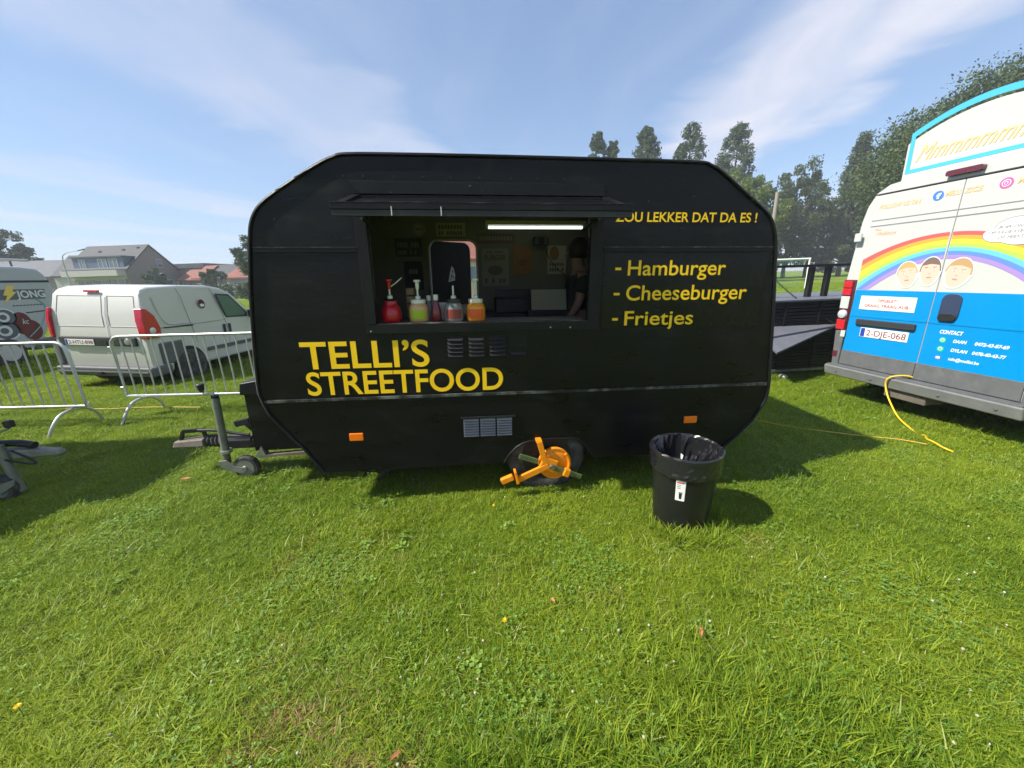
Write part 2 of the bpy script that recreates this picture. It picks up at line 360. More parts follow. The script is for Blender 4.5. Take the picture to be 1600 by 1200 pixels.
def leaves(n, rad, size, hz):
    vs = []; ts = []; tone = []
    for i in range(n):
        a = random.uniform(0, 6.283); rr = rad * math.sqrt(random.random()); c = Vector((rr * math.cos(a), rr * math.sin(a), random.uniform(0.4, 1) * hz)); tn = random.random(); base = random.uniform(0, 6.28)
        for k in range(3):
            d = base + k * 2.094; s = size * random.uniform(0.8, 1.2); e = Vector((math.cos(d), math.sin(d), random.uniform(0.0, 0.5))); w = Vector((-math.sin(d), math.cos(d), 0))
            q = len(vs); vs += [tuple(c), tuple(c + e * s * .55 + w * s * .42), tuple(c + e * s), tuple(c + e * s * .55 - w * s * .42)]; ts += [(q, q + 1, q + 2), (q, q + 2, q + 3)]; tone += [tn] * 4
    return vs, ts, tone
def proto(idx, data, m):
    vs, ts, tone = data; me = bpy.data.meshes.new('tuft'); me.from_pydata(vs, [], ts); a = me.attributes.new('tone', 'FLOAT', 'POINT'); a.data.foreach_set('value', tone)
    me.materials.append(m); o = bpy.data.objects.new('tuft_%02d' % idx, me); tuft_col.objects.link(o)
for i in range(5): proto(i, blades(820, 0.27, 0.010, (0.030, 0.038, 0.027, 0.044, 0.033)[i], 0.0031, 2.8), M_blade)                  # 0-4 mown turf
for i in range(5, 8): proto(i, leaves(38, 0.17, 0.0095, 0.036), M_clover)                             # 5-7 clover and weeds
for i in range(8, 10): proto(i, blades(75, 0.12, 0.03, 0.06, 0.004, 2.2), M_straw)                 # 8-9 dry
for i in range(10, 13): proto(i, blades(26, 0.07, 0.10, 0.20, 0.0075, 1.3, 0.8, 4), M_blade)       # 10-12 coarse clumps
for i in range(13, 15): proto(i, blades(330, 0.8, 0.025, 0.07, 0.013, 1.8), M_blade)               # 13-14 far turf

for i in range(15, 17): proto(i, leaves(6, 0.045, 0.022, 0.03), M_clover)                              # 15-16 broad-leaved weeds

M_paleblade = foliage_mat('pale_blade', (0.26, 0.32, 0.09), (0.52, 0.53, 0.22), 0.3, 2)
for i in range(17, 19): proto(i, blades(34, 0.25, 0.015, 0.05, 0.0040, 2.6), M_paleblade)               # 17-18 bleached blades

def vnoise(x, y, s, seed):
    rs = np.random.RandomState(seed); T = rs.rand(64, 64); X, Y = x * s, y * s; i, j = np.floor(X).astype(int), np.floor(Y).astype(int); u, v = X - i, Y - j
    u, v = u * u * (3 - 2 * u), v * v * (3 - 2 * v); f = lambda a, b: T[a % 64, b % 64]
    return (f(i, j) * (1 - u) + f(i + 1, j) * u) * (1 - v) + (f(i, j + 1) * (1 - u) + f(i + 1, j + 1) * u) * v
P = []; I = []; Sx = []
def scatter(n, x0, x1, y0, y1, idxs, s0, s1, keep=None):
    x = np.random.uniform(x0, x1, n); y = np.random.uniform(y0, y1, n); k = np.abs(x) < 1.62 * np.maximum(y, 0) + 1.4
    if keep is not None: k &= keep(x, y)
    x, y = x[k], y[k]; P.append(np.stack([x, y, np.zeros_like(x)], 1)); I.append(np.random.choice(idxs, len(x))); Sx.append(np.random.uniform(s0, s1, len(x)))
DRY = [(-1.04, 1.26, .10), (-0.77, 1.17, .11), (-0.99, 1.05, .12), (-0.62, 1.0, .10), (.5, 1.6, .06), (0.04, 1.71, .09), (-1.35, 1.9, .07), (1.5, 1.95, .05), (-.55, .92, .13)]
def dryness(x, y):
    d = np.zeros_like(x)
    for a, b, r in DRY: d = np.maximum(d, np.exp(-((x - a) ** 2 + (y - b) ** 2) / (r * r)))
    return d
nb = lambda x, y: (np.random.rand(len(x)) > dryness(x, y) * 0.9) & (np.random.rand(len(x)) < 0.55 + 0.75 * vnoise(x, y, 2.2, 3))
scatter(2900, -5, 5, 0.4, 3.2, [0, 1, 2, 3, 4], 0.8, 1.2, nb)
scatter(4200, -12, 9, 3.2, 8, [0, 1, 2, 3, 4], 0.9, 1.5)
scatter(5000, -24, 22, 8, 20, [13, 14], 0.7, 1.2)
scatter(3200, -45, 45, 20, 42, [13, 14], 1.0, 1.7)
scatter(1700, -5, 5, 0.4, 4.5, [5, 6, 7], 0.7, 1.3, lambda x, y: (vnoise(x, y, 2.6, 11) + 0.3 * vnoise(x, y, 8, 12)) > 0.80)
scatter(700, -9, 9, 0.4, 9, [5, 6, 7], 0.7, 1.4)
scatter(2600, -6, 6, 0.4, 6, [17, 18], 0.7, 1.2, lambda x, y: np.random.rand(len(x)) < 0.25 + vnoise(x, y, 1.3, 21))
scatter(110, -4, 4, 0.5, 5, [15, 16], 0.6, 1.3)
scatter(3600, -2.5, 2.5, 0.5, 2.2, [8, 9], 0.4, 0.95, lambda x, y: np.random.rand(len(x)) < dryness(x, y))
scatter(800, -5, 5, 0.5, 6, [8, 9], 0.15, 0.5)
def tall(x, y): return np.maximum(np.exp(-(((x - .85) / .38) ** 2 + ((y - 1.0) / .17) ** 2)), np.exp(-(((x - .1) / .3) ** 2 + ((y - .88) / .09) ** 2)))
scatter(2600, -0.6, 1.7, 0.6, 1.5, [10, 11, 12], 0.4, 0.75, lambda x, y: np.random.rand(len(x)) < tall(x, y) * .7)
scatter(260, -5, 5, 0.6, 6, [10, 11, 12], 0.35, 0.7)
scatter(120, 0.85, 1.42, 1.95, 2.5, [10, 11, 12], 0.4, 0.8, lambda x, y: np.abs(np.hypot(x - 1.13, y - 2.24) - 0.24) < .05)
pts = np.concatenate(P); idx = np.concatenate(I); scl = np.concatenate(Sx)
gme = bpy.data.meshes.new('grass'); gme.vertices.add(len(pts)); gme.vertices.foreach_set('co', pts.astype(np.float32).ravel())
a = gme.attributes.new('idx', 'INT', 'POINT'); a.data.foreach_set('value', idx.astype(np.int32))
a = gme.attributes.new('scl', 'FLOAT', 'POINT'); a.data.foreach_set('value', scl.astype(np.float32))
a = gme.attributes.new('rot', 'FLOAT_VECTOR', 'POINT')
rot = np.stack([np.random.normal(0, .08, len(pts)), np.random.normal(0, .08, len(pts)), np.random.uniform(0, 6.283, len(pts))], 1); a.data.foreach_set('vector', rot.astype(np.float32).ravel())
go = bpy.data.objects.new('grass', gme); col.objects.link(go); tag(go, 'short mown grass and clover covering the meadow', 'grass', kind='stuff')
ng = bpy.data.node_groups.new('grass', 'GeometryNodeTree')
ng.interface.new_socket('Geometry', in_out='INPUT', socket_type='NodeSocketGeometry'); ng.interface.new_socket('Geometry', in_out='OUTPUT', socket_type='NodeSocketGeometry')
N = ng.nodes.new; gi, gout = N('NodeGroupInput'), N('NodeGroupOutput'); iop = N('GeometryNodeInstanceOnPoints'); ci = N('GeometryNodeCollectionInfo')
ci.inputs['Collection'].default_value = tuft_col; ci.inputs['Separate Children'].default_value = True; ci.inputs['Reset Children'].default_value = True
iop.inputs['Pick Instance'].default_value = True
def named(n, t): x = N('GeometryNodeInputNamedAttribute'); x.data_type = t; x.inputs[0].default_value = n; return x.outputs[0]
L = ng.links.new; L(gi.outputs[0], iop.inputs['Points']); L(ci.outputs[0], iop.inputs['Instance']); L(named('idx', 'INT'), iop.inputs['Instance Index']); L(named('rot', 'FLOAT_VECTOR'), iop.inputs['Rotation']); L(named('scl', 'FLOAT'), iop.inputs['Scale']); L(iop.outputs[0], gout.inputs[0])
md = go.modifiers.new('grass', 'NODES'); md.node_group = ng

# ================================================================== TREES
def leaf_quads(c, n, size, spread=None):
    """n small leaf faces round the centres c (k,3) with their spreads"""
    k = len(c); ids = np.random.randint(0, k, n); sp = spread[ids][:, None] if spread is not None else 1.0
    p = c[ids] + np.clip(np.random.normal(0, 0.40, (n, 3)), -.62, .62) * sp
    a = np.random.normal(0, 1, (n, 3)); a /= np.linalg.norm(a, axis=1)[:, None]; b = np.random.normal(0, 1, (n, 3)); b -= a * (a * b).sum(1)[:, None]; b /= np.linalg.norm(b, axis=1)[:, None]
    s = size * np.random.uniform(0.6, 1.3, (n, 1)); v = np.stack([p - a * s, p - b * s * .55, p + a * s, p + b * s * .55], 1).reshape(-1, 3)
    tone = np.repeat(np.clip(np.random.normal(0.5, 0.16, k)[ids] + np.random.normal(0, .12, n), 0, 1), 4)
    return v, np.arange(4 * n).reshape(-1, 4), tone
M_bark = mat('bark', (0.07, 0.055, 0.04), 0.9, var=0.3, bump=0.5, bscale=8)
M_leafdark = foliage_mat('dark_foliage', (0.032, 0.058, 0.020), (0.080, 0.118, 0.04), 0.25, 0.25)
M_leafmid = foliage_mat('mid_foliage', (0.042, 0.075, 0.018), (0.105, 0.145, 0.04), 0.28, 0.3)
M_leafpale = foliage_mat('pale_foliage', (0.085, 0.14, 0.022), (0.19, 0.24, 0.055), 0.3, 0.3)
M_poplar = foliage_mat('poplar_foliage', (0.045, 0.080, 0.035), (0.11, 0.155, 0.07), 0.25, 0.3)
def tree(name, x, y, h, rx, label, cat='tree', shape='round', n=9000, size=0.3, m=None, base=0.25, group=None, k=70, cols=None):
    root = empty(name, (x, y, 0), (0, 0, 0 if shape == 'poplar' else random.uniform(0, 6)), label, cat, group); tr = MB(); r0_ = max(0.12, h * 0.018)
    top = h * (0.9 if shape == 'poplar' else 0.72); bend = [(random.uniform(-.02, .02) * h * t, random.uniform(-.02, .02) * h * t, top * t) for t in (0, .25, .5, .75, 1)]
    tr.tube(bend, [r0_, r0_ * .8, r0_ * .6, r0_ * .38, r0_ * .12], 8); cs = []; sp = []
    if shape == 'poplar':
        for (ox, oy, hh, rr) in (cols or [(0, 0, h, rx)]):
            for i in range(k):
                t = random.random() ** 0.9; z = hh * (0.06 + 0.92 * t); prof = rr * min(1, (.15 + (1 - t) * hh / 6) ** .6) * min(1, 0.6 + t * 3); a = random.uniform(0, 6.283); q = prof * random.uniform(.3, .9)
                cs.append((ox * min(1, t * 2) + q * math.cos(a), oy + q * math.sin(a), z)); sp.append(random.uniform(.6, 1.0) * rr * .30 * (.5 + .5 * prof / rr))
        for i in range(14):
            z = h * random.uniform(.1, .7); a = random.uniform(0, 6.283); tr.tube([(0, 0, z), (rx * .5 * math.cos(a), rx * .5 * math.sin(a), z + h * .1)], [r0_ * .25, .02], 5)
    else:
        cz = h * (base + 1) / 2; rz = h * (1 - base) / 2
        for i in range(k):
            while True:
                d = Vector((random.gauss(0, 1), random.gauss(0, 1), random.gauss(0, 1))).normalized(); q = random.uniform(.35, 1) ** .6
                if shape == 'cone': t = random.random(); rr = rx * (1 - t) ** .75 * random.uniform(.5, 1); a = random.uniform(0, 6.283); c = (rr * math.cos(a), rr * math.sin(a), h * (base + (1 - base) * t * .97)); break
                c = (d.x * rx * q * random.uniform(.8, 1.1), d.y * rx * q * random.uniform(.8, 1.1), cz + d.z * rz * q * (1 if d.z > 0 else .85)); break
            cs.append(c); sp.append(random.uniform(.5, 1.1) * max(rx * .24, .5))
        for i in range(12):
            c = cs[random.randrange(len(cs))]; z = h * random.uniform(base * .7, .55); tr.tube([(0, 0, z), (c[0] * .5, c[1] * .5, (z + c[2]) / 2 + .3), (c[0] * .9, c[1] * .9, c[2])], [r0_ * .42, r0_ * .25, .03], 6)
    tr.build('trunk', M_bark, root, smooth=40)
    v, q, tone = leaf_quads(np.array(cs), n, size, np.array(sp)); mesh_np('crown', v, q, m or M_leafmid, root, {'tone': tone}); return root
POP = 'poplars standing in a row behind the black caravan'
tree('poplar_tree', 16.2, 70, 24.2, 2.1, 'slim poplar with a forked double top behind the black caravan roof', shape='poplar', n=40000, size=.17, m=M_poplar, group=POP, cols=[(-1.0, 0, 24.2, 2.0), (1.6, .3, 23.0, 1.75)], k=480)
tree('poplar_tree', 23.2, 70, 24.6, 2.0, 'narrowest poplar, next to the one with the forked top', shape='poplar', n=38000, size=.17, m=M_poplar, group=POP, k=480, cols=[(0, 0, 24.6, 2.6)])
tree('poplar_tree', 30.4, 70, 24.9, 2.4, 'poplar with a stray side twig low on its flank', shape='poplar', n=42000, size=.17, m=M_poplar, group=POP, k=480, cols=[(0.2, 0, 25.0, 2.8), (-1.3, 0, 22.4, 1.8), (2.4, 0, 18.3, .5)])
tree('poplar_tree', 38.2, 70, 24.6, 2.9, 'broadest poplar, rising behind the pale green tree', shape='poplar', n=46000, size=.17, m=M_poplar, group=POP, k=480, cols=[(0.1, 0, 24.7, 3.2), (-2.0, 0, 20, 2.0)])
tree('leafy_tree', 31.9, 54, 14.6, 4.4, 'pale green airy tree in front of the broadest poplar', m=M_leafpale, n=20000, size=.15, k=80, base=.2)
WB = 'dark trees along the edge of the football field'
tree('leafy_tree', 50.5, 72, 19.2, 6.2, 'dark tree with loose open twigs at its top by the football field', m=M_leafmid, n=30000, size=.19, k=110, base=.05, group=WB)
tree('leafy_tree', 43.0, 68, 14.5, 5.0, 'low rounded tree between the pale tree and the football goal', m=M_leafmid, n=22000, size=.18, k=80, base=.02, group=WB)
tree('leafy_tree', 57.5, 76, 16.5, 6.0, 'middle-sized dark tree behind the football goal', m=M_leafdark, n=22000, size=.19, k=80, base=.02, group=WB)
tree('conifer_tree', 59.0, 70, 22.8, 4.6, 'tall pointed conifer above the ice cream van roof edge', shape='cone', m=M_leafdark, n=36000, size=.18, k=220, base=.04, group=WB)
tree('leafy_tree', 65.0, 70, 19.0, 6.2, 'dark bushy tree between the pointed conifer and the huge tree', m=M_leafdark, n=22000, size=.2, k=90, base=.03, group=WB)
tree('leafy_tree', 50.5, 40.5, 18.5, 12.2, 'huge spreading tree towering over the ice cream van', m=M_leafmid, n=240000, size=.15, k=620, base=.12, group=WB)
tree('leafy_tree', 34.5, 60, 7.2, 3.6, 'small dark tree tucked under the pale green tree', m=M_leafdark, n=7000, size=.24, k=45, base=.02, group=WB)
tree('leafy_tree', 76, 84, 15, 7, 'dense dark tree behind the huge tree', m=M_leafdark, n=10000, size=.32, k=70, base=.02, group=WB)
tree('leafy_tree', 46.5, 80, 9.5, 5.5, 'low dark tree behind the loose-topped tree', m=M_leafdark, n=7000, size=.3, k=50, base=.0, group=WB)
tree('leafy_tree', -86, 70, 11.5, 4.6, 'dark round tree behind the long dark roof', m=M_leafdark, n=14000, size=.22, k=70, base=.1)
tree('leafy_tree', -25.0, 38.5, 6.2, 1.35, 'slender light tree beside the caravan nose in front of red roofs', m=M_poplar, n=7000, size=.09, k=45, base=.35)

# ================================================================== HOUSES
M_slate = mat('slate_roof', (0.065, 0.066, 0.074), 0.75, var=0.12, vscale=1.5, bump=0.5, bscale=5, stretch=(1, 1, 3))
M_darkroof = mat('dark_roof', (0.10, 0.105, 0.12), 0.7, var=0.15, vscale=1.2)
M_redroof = mat('red_tiles', (0.23, 0.085, 0.06), 0.75, var=0.2, vscale=1.5, bump=0.5, bscale=5)
M_greybrick = mat('grey_brick', (0.22, 0.19, 0.175), 0.85, var=0.1, vscale=3, bump=0.3, bscale=9)
M_render = mat('white_render', (0.46, 0.44, 0.42), 0.8, var=0.06)
M_cream = mat('cream_render', (0.66, 0.52, 0.36), 0.8, var=0.06)
M_zinc = mat('blue_zinc_cladding', (0.10, 0.135, 0.20), 0.5, var=0.1)
M_brick = mat('orange_brick', (0.45, 0.16, 0.07), 0.85, var=0.18, vscale=4, bump=0.3, bscale=10)
M_frame = mat('window_frame', (0.45, 0.45, 0.46), 0.5)
M_pane = mat('window_pane', (0.10, 0.14, 0.18), 0.08, spec=0.8)
def gable(root, x0, x1, y0, y1, ze, zr, wallm, roofm, ridge='x', over=0.3):
    """walls and a pitched roof; ridge along local x or y"""
    w = MB(); t = 0.22
    if ridge == 'x':
        ym = (y0 + y1) / 2; w.prism([(y0, 0), (y1, 0), (y1, ze), (ym, zr), (y0, ze)], x0, x1, 'x'); w.build('wall', wallm, root)
        k = (zr - ze) / (ym - y0); r = MB()
        for ya, s in ((y0 - over, 1), (y1 + over, -1)):
            za = ze - over * k; r.add([(x0 - over, ya, za + .02), (x1 + over, ya, za + .02), (x1 + over, ym, zr + .02), (x0 - over, ym, zr + .02), (x0 - over, ya, za + t), (x1 + over, ya, za + t), (x1 + over, ym, zr + t), (x0 - over, ym, zr + t)], [(0, 1, 2, 3), (4, 5, 6, 7), (0, 1, 5, 4), (1, 2, 6, 5), (2, 3, 7, 6), (3, 0, 4, 7)])
    else:
        xm = (x0 + x1) / 2; w.prism([(x0, 0), (x1, 0), (x1, ze), (xm, zr), (x0, ze)], y0, y1, 'y'); w.build('wall', wallm, root)
        k = (zr - ze) / (xm - x0); r = MB()
        for xa in (x0 - over, x1 + over):
            za = ze - over * k; r.add([(xa, y0 - over, za + .02), (xa, y1 + over, za + .02), (xm, y1 + over, zr + .02), (xm, y0 - over, zr + .02), (xa, y0 - over, za + t), (xa, y1 + over, za + t), (xm, y1 + over, zr + t), (xm, y0 - over, zr + t)], [(0, 1, 2, 3), (4, 5, 6, 7), (0, 1, 5, 4), (1, 2, 6, 5), (2, 3, 7, 6), (3, 0, 4, 7)])
    return r.build('roof', roofm, root)
def window(root, x0, x1, y, z0, z1, name='window', bars=1):
    f = MB(); e = .07
    f.bx(x0, x1, y - .05, y + .02, z0, z0 + e).bx(x0, x1, y - .05, y + .02, z1 - e, z1).bx(x0, x0 + e, y - .05, y + .02, z0 + e, z1 - e).bx(x1 - e, x1, y - .05, y + .02, z0 + e, z1 - e)
    for i in range(bars): xm = x0 + (x1 - x0) * (i + 1) / (bars + 1); f.bx(xm - e / 2, xm + e / 2, y - .05, y + .02, z0 + e, z1 - e)
    fo = f.build(name, M_frame, root); MB().bx(x0 + e, x1 - e, y - .03, y + .01, z0 + e, z1 - e).build('pane', M_pane, fo); return fo
# big grey gabled house; local x runs along its front, the gable faces local +x
h = empty('grey_house', (-53.6, 56.0, 0), (0, 0, R(-3)), 'large grey brick house with steep gable and blue-clad dormer', 'house')
rf = gable(h, -9.4, 0, 0, 8.0, 4.35, 7.75, M_greybrick, M_slate, over=.15)
MB().bx(-8.0, -.5, .15, 3.0, 4.42, 6.05).build('dormer', M_zinc, h); MB().bx(-8.2, -.3, -.05, 3.6, 6.051, 6.22).build('dormer_roof', M_darkroof, h)
for a, b in ((-7.0, -6.1), (-4.2, -2.9), (-2.6, -1.3)): window(h, a, b, .14, 4.6, 5.85)
MB().bx(-8.6, -.3, -1.3, -.06, 3.5, 4.28).build('balcony_band', M_render, h); MB().bx(-8.5, -.4, -.06, -.002, 3.05, 3.49).build('lintel', M_render, h)
for a, b in ((-8.0, -5.6), (-5.3, -3.2), (-2.9, -.8)): window(h, a, b, -.03, .9, 3.0)
for (y0, y1, z0, z1) in ((4.6, 5.5, 4.7, 5.9), (5.4, 6.6, 1.4, 2.9)):
    wo = MB().bx(0, .06, y0, y1, z0, z1).build('window', M_frame, h); MB().bx(.04, .08, y0 + .08, y1 - .08, z0 + .08, z1 - .08).build('pane', M_pane, wo)
for xx, yy in ((-6.5, 2.9), (-3.0, 3.1), (-1.0, 3.4)): MB().box((xx, yy, 4.35 + yy * .85 + .2), (.3, .3, .3)).build('roof_vent', M_darkroof, rf)
h = empty('white_house', (-64.6, 56.5, 0), (0, 0, R(4)), 'low white house with pale slate roof and roof windows', 'house')
rf = gable(h, -.2, 5.2, 0, 6.5, 3.7, 6.5, M_render, M_slate, over=.2)
for a in (1.2, 4.0): MB().box((a, 1.4, 5.05), (.9, 1.1, .2), (R(41), 0, 0)).build('roof_window', M_pane, rf)
MB().bx(2.5, 2.9, 1.2, 1.6, 4.6, 5.7).build('chimney', M_darkroof, rf)
window(h, 3.5, 4.4, -.03, 2.1, 3.2, bars=0); MB().bx(.9, 2.8, -.05, .02, 0.1, 3.0).build('garage_door', M_frame, h)
h = empty('long_building', (-67.4, 60.5, 0), (0, 0, R(3)), 'long low building with a dark roof behind the white vans', 'house')
gable(h, -17, 1.2, 0, 9, 3.8, 6.3, M_greybrick, M_darkroof)
h = empty('dark_house', (-51.3, 64, 0), (0, 0, R(-4)), 'dark flat-topped house beyond the grey gable', 'house')
MB().bx(-2.2, 2.4, 0, 6, 0, 4.6).build('wall', M_greybrick, h); MB().bx(-2.5, 2.7, -.3, 6.3, 4.6, 5.3).build('roof', M_darkroof, h); window(h, -.6, 1.2, -.03, 3.2, 4.4)
h = empty('red_roof_house', (-49.6, 60.5, 0), (0, 0, R(-5)), 'low house with orange-red roof next to the grey gable', 'house')
gable(h, -.8, 2.4, 0, 5, 2.7, 4.1, M_greybrick, M_redroof); window(h, .2, 1.4, -.03, 1.0, 2.2)
h = empty('slate_house', (-45.4, 60.5, 0), (0, 0, R(-8)), 'grey slate-roofed house with brick chimney between the red roofs', 'house')
rf = gable(h, -1.2, 3.0, 0, 6, 2.9, 4.75, M_greybrick, M_slate); MB().bx(2.3, 2.7, 2.8, 3.2, 4.5, 5.4).build('chimney', M_brick, rf); window(h, -.4, .9, -.03, 1.0, 2.3)
h = empty('tiled_annex', (-47.4, 60.2, 0), (0, 0, R(-8)), 'steep red-tiled annex joined to the slate-roofed house', 'house')
gable(h, -1.0, .95, 0, 6, 2.8, 4.65, M_greybrick, M_redroof, over=.1); window(h, -.5, .4, -.03, 1.0, 2.2)
h = empty('white_cottage', (-41.6, 58.5, 0), (0, 0, R(-6)), 'white cottage with bright red tiled roof beside a hedge', 'house')
rf = gable(h, -.3, 5.6, 0, 6, 2.75, 4.15, M_render, M_redroof); window(h, .8, 1.8, -.03, 1.0, 2.1); window(h, 2.6, 3.8, -.03, 1.0, 2.1)
h = empty('brick_house', (-2.6, 31, 0), (0, 0, R(8)), 'orange brick house with cream wall glimpsed through the caravan doorway', 'house')
gable(h, -4, 3.4, 0, 7, 3.2, 6.6, M_cream, M_redroof); window(h, -.9, .1, -.03, 1.4, 2.6); window(h, 1.0, 2.0, -.03, 1.4, 2.6)
M_hedge = foliage_mat('hedge_leaf', (0.035, 0.065, 0.02), (0.10, 0.14, 0.05), 0.2, 0.8)
def hedge(x0, y0, x1, y1, hh, label, n=4200, w=.9):
    root = empty('hedge', ((x0 + x1) / 2, (y0 + y1) / 2, 0), (0, 0, 0), label, 'hedge'); ln = math.hypot(x1 - x0, y1 - y0); k = int(ln * 2.2)
    cs = np.array([((x1 - x0) * (t - .5), (y1 - y0) * (t - .5) + random.uniform(-w, w) * .5, random.uniform(.2, 1) * hh * random.uniform(.7, 1)) for t in np.random.rand(k * 3)])
    v, q, tone = leaf_quads(cs, n, .13, np.full(len(cs), .7)); v[:, 2] = np.abs(v[:, 2]); mesh_np('foliage', v, q, M_hedge, root, {'tone': tone})
    for i in range(int(ln / 1.2)):
        t = (i + .5) / int(ln / 1.2) - .5; MB().cyl(((x1 - x0) * t, (y1 - y0) * t, 0), ((x1 - x0) * t, (y1 - y0) * t, hh * .7), .05, .02, 6).build('stem', M_bark, root)
hedge(-46.5, 53.5, -40.2, 53, 2.2, 'dark clipped hedge in front of the slate-roofed house', 5000)
hedge(-39.6, 52.2, -31, 50, 1.9, 'loose garden hedge in front of the white cottage', 4200)
tree('garden_shrub', -41.5, 55.6, 4.2, 1.7, 'round dark shrub rising over the clipped hedge', cat='shrub', m=M_leafdark, n=3500, size=.17, k=35, base=.02)
tree('garden_shrub', -49.5, 55.5, 4.2, 1.5, 'grey-green shrub against the grey gable wall', cat='shrub', m=M_poplar, n=3000, size=.16, k=30, base=.02)
tree('garden_shrub', -29.4, 44, 2.0, 1.1, 'small bright shrub at the field edge near the cottage', cat='shrub', m=M_leafmid, n=2600, size=.11, k=25, base=.0)
# street lamp among the houses
lp = empty('street_lamp', (-55.6, 50.0, 0), (0, 0, R(0)), 'tall curved street lamp in front of the white house', 'street lamp')
MB().tube([(0, 0, 0), (0, 0, 4.2), (.02, 0, 5.2), (.25, 0, 5.9), (.8, 0, 6.2), (2.4, 0, 6.45)], [.1, .075, .06, .05, .045, .03], 8).build('pole', M_steel, lp, smooth=40); MB().box((2.75, 0, 6.5), (.9, .2, .1), (0, R(-12), 0)).build('lamp_head', M_greyplastic, lp, bevel=.03)

# ================================================================== BLACK FOOD CARAVAN
CW = Matrix.Translation((.27, 2.66, 0)) @ Euler((0, R(1.3), math.atan(.083))).to_matrix().to_4x4()
van = empty('food_caravan', base=CW, label='matt black food caravan with yellow lettering and open serving hatch', cat='caravan')
D = 1.75
top = [(-1.985, .72), (-2.02, .83), (-2.030, .955), (-1.987, 1.387), (-1.948, 1.668), (-1.908, 1.896), (-1.882, 1.985), (-1.840, 2.052), (-1.78, 2.105), (-1.677, 2.171), (-1.556, 2.242), (-1.435, 2.309), (-1.357, 2.341), (-1.275, 2.359), (-.9, 2.363), (-.28, 2.362), (.4, 2.357), (.925, 2.352), (1.02, 2.337), (1.115, 2.290), (1.266, 2.188), (1.422, 2.083), (1.494, 2.023), (1.540, 1.940), (1.573, 1.816), (1.633, 1.418), (1.681, 1.034), (1.708, .805), (1.698, .69)]
topc = catmull(top, 4)
OUT = [(-1.685, .262), (-1.80, .462), (-1.92, .625)] + topc + [(1.621, .543), (1.508, .411), (1.403, .31), (1.355, .28)]
arch = [(.345, .282), (.303, .339), (.262, .395), (.225, .430), (.18, .447), (-.005, .452), (-.16, .440), (-.215, .425), (-.262, .397), (-.317, .338), (-.357, .272)]
HOLE = [(-1.20, 1.345), (.243, 1.345), (.232, 2.075), (-1.192, 2.075)]
MB().plate(OUT + arch, [HOLE], 0, .035).build('side_wall', M_black, van)
DOOR = rrect(-1.02, -.51, .47, 2.03, .09)
MB().plate(OUT, [DOOR], D - .035, D).build('rear_wall', M_black, van)
def strip(poly, y0, y1, closed=False):
    n = len(poly); vs = [(p[0], y0, p[1]) for p in poly] + [(p[0], y1, p[1]) for p in poly]
    return vs, [(i, (i + 1) % n, (i + 1) % n + n, i + n) for i in range(n if closed else n - 1)]
s = MB(); s.add(*strip(OUT, .001, D - .001)); s.build('roof_shell', M_black, van, smooth=40)
def inset(poly, d):
    cx, cz = -.15, 1.3; return [(cx + (p[0] - cx) * (1 - d / 1.8), cz + (p[1] - cz) * (1 - d / 1.05)) for p in poly]
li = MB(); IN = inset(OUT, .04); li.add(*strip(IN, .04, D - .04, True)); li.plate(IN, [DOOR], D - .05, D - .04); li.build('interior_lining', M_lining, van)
MB().bx(-1.6, 1.3, .05, D - .05, .36, .40).build('floor_panel', M_dark, van)
MB().bx(-1.6, 1.3, .3, D - .1, .262, .30).build('chassis', M_dark, van)
# trims
e = MB(); e.tube([(p[0], -.004, p[1]) for p in OUT], .011, 6); e.build('edge_trim', M_trim, van, smooth=60)
e = MB(); e.tube([(p[0], .015, p[1] + .006) for p in topc[24:78]], .012, 6); e.build('roof_trim', M_rooftrim, van, smooth=60)
e = MB(); e.tube([(p[0] - .006, .0, p[1]) for p in topc[0:13]], .009, 6); e.build('worn_trim', mat('bare_edge', (.3, .3, .29), .5, dirt=((.03, .03, .03), 9, .50)), van, smooth=60)
e = MB(); e.tube([(p[0], D + .004, p[1]) for p in OUT], .011, 6); e.build('edge_trim', M_trim, van, smooth=60)
for x0, x1 in ((-1.90, -1.275), (.335, 1.545)):
    o = MB().bx(x0, x1, -.010, 0, 1.803, 1.834).build('moulding', M_trim, van, bevel=.003)
    MB().bx(x0, x1, -.013, -.0102, 1.831, 1.836).build('worn_lip', M_wornedge, o)
MB().hexa([(-2.008, -.012, .818), (1.685, -.012, .826), (-2.008, 0, .818), (1.685, 0, .826), (-2.008, -.012, .836), (1.685, -.012, .846), (-2.008, 0, .836), (1.685, 0, .846)]).build('moulding', M_wornedge, van)
MB().bx(.345, 1.53, -.0035, 0, 1.29, 1.795).build('side_panel', M_blackpanel, van)
# hatch surround: boards butted together
fr = lambda n, x0, x1, z0, z1, y=-.022: MB().bx(x0, x1, y, 0, z0, z1).build(n, M_trim, van, bevel=.003)
fr('frame_post', -1.268, -1.198, 1.345, 2.075); fr('frame_post', .240, .322, 1.345, 2.075, -.024); fr('frame_sill', -1.268, .322, 1.283, 1.345, -.020)
hd = fr('frame_header', -1.275, .318, 2.14, 2.212, -.026); fr('frame_header', -1.275, .318, 2.075, 2.138, -.018)
MB().prism([(-1.275, 2.212), (-1.205, 2.14), (-1.275, 2.14)], -.030, -.0265).build('mitre_cover', M_black, hd)
for u in (-1.31, -1.193, -1.01, -.837, -.664, -.486, -.289, -.12, .05, .21): MB().lathe([(.006, 0), (.005, -.004), (0, -.005)], 8, (u, -.0005, 2.242), 'y').build('screw', M_blackmetal, van)
for u, z in ((-1.24, 1.30), (.12, 1.302), (-.02, 1.305)): MB().lathe([(.006, 0), (.005, -.004), (0, -.005)], 8, (u, -.021, z), 'y').build('screw', M_steel, van)
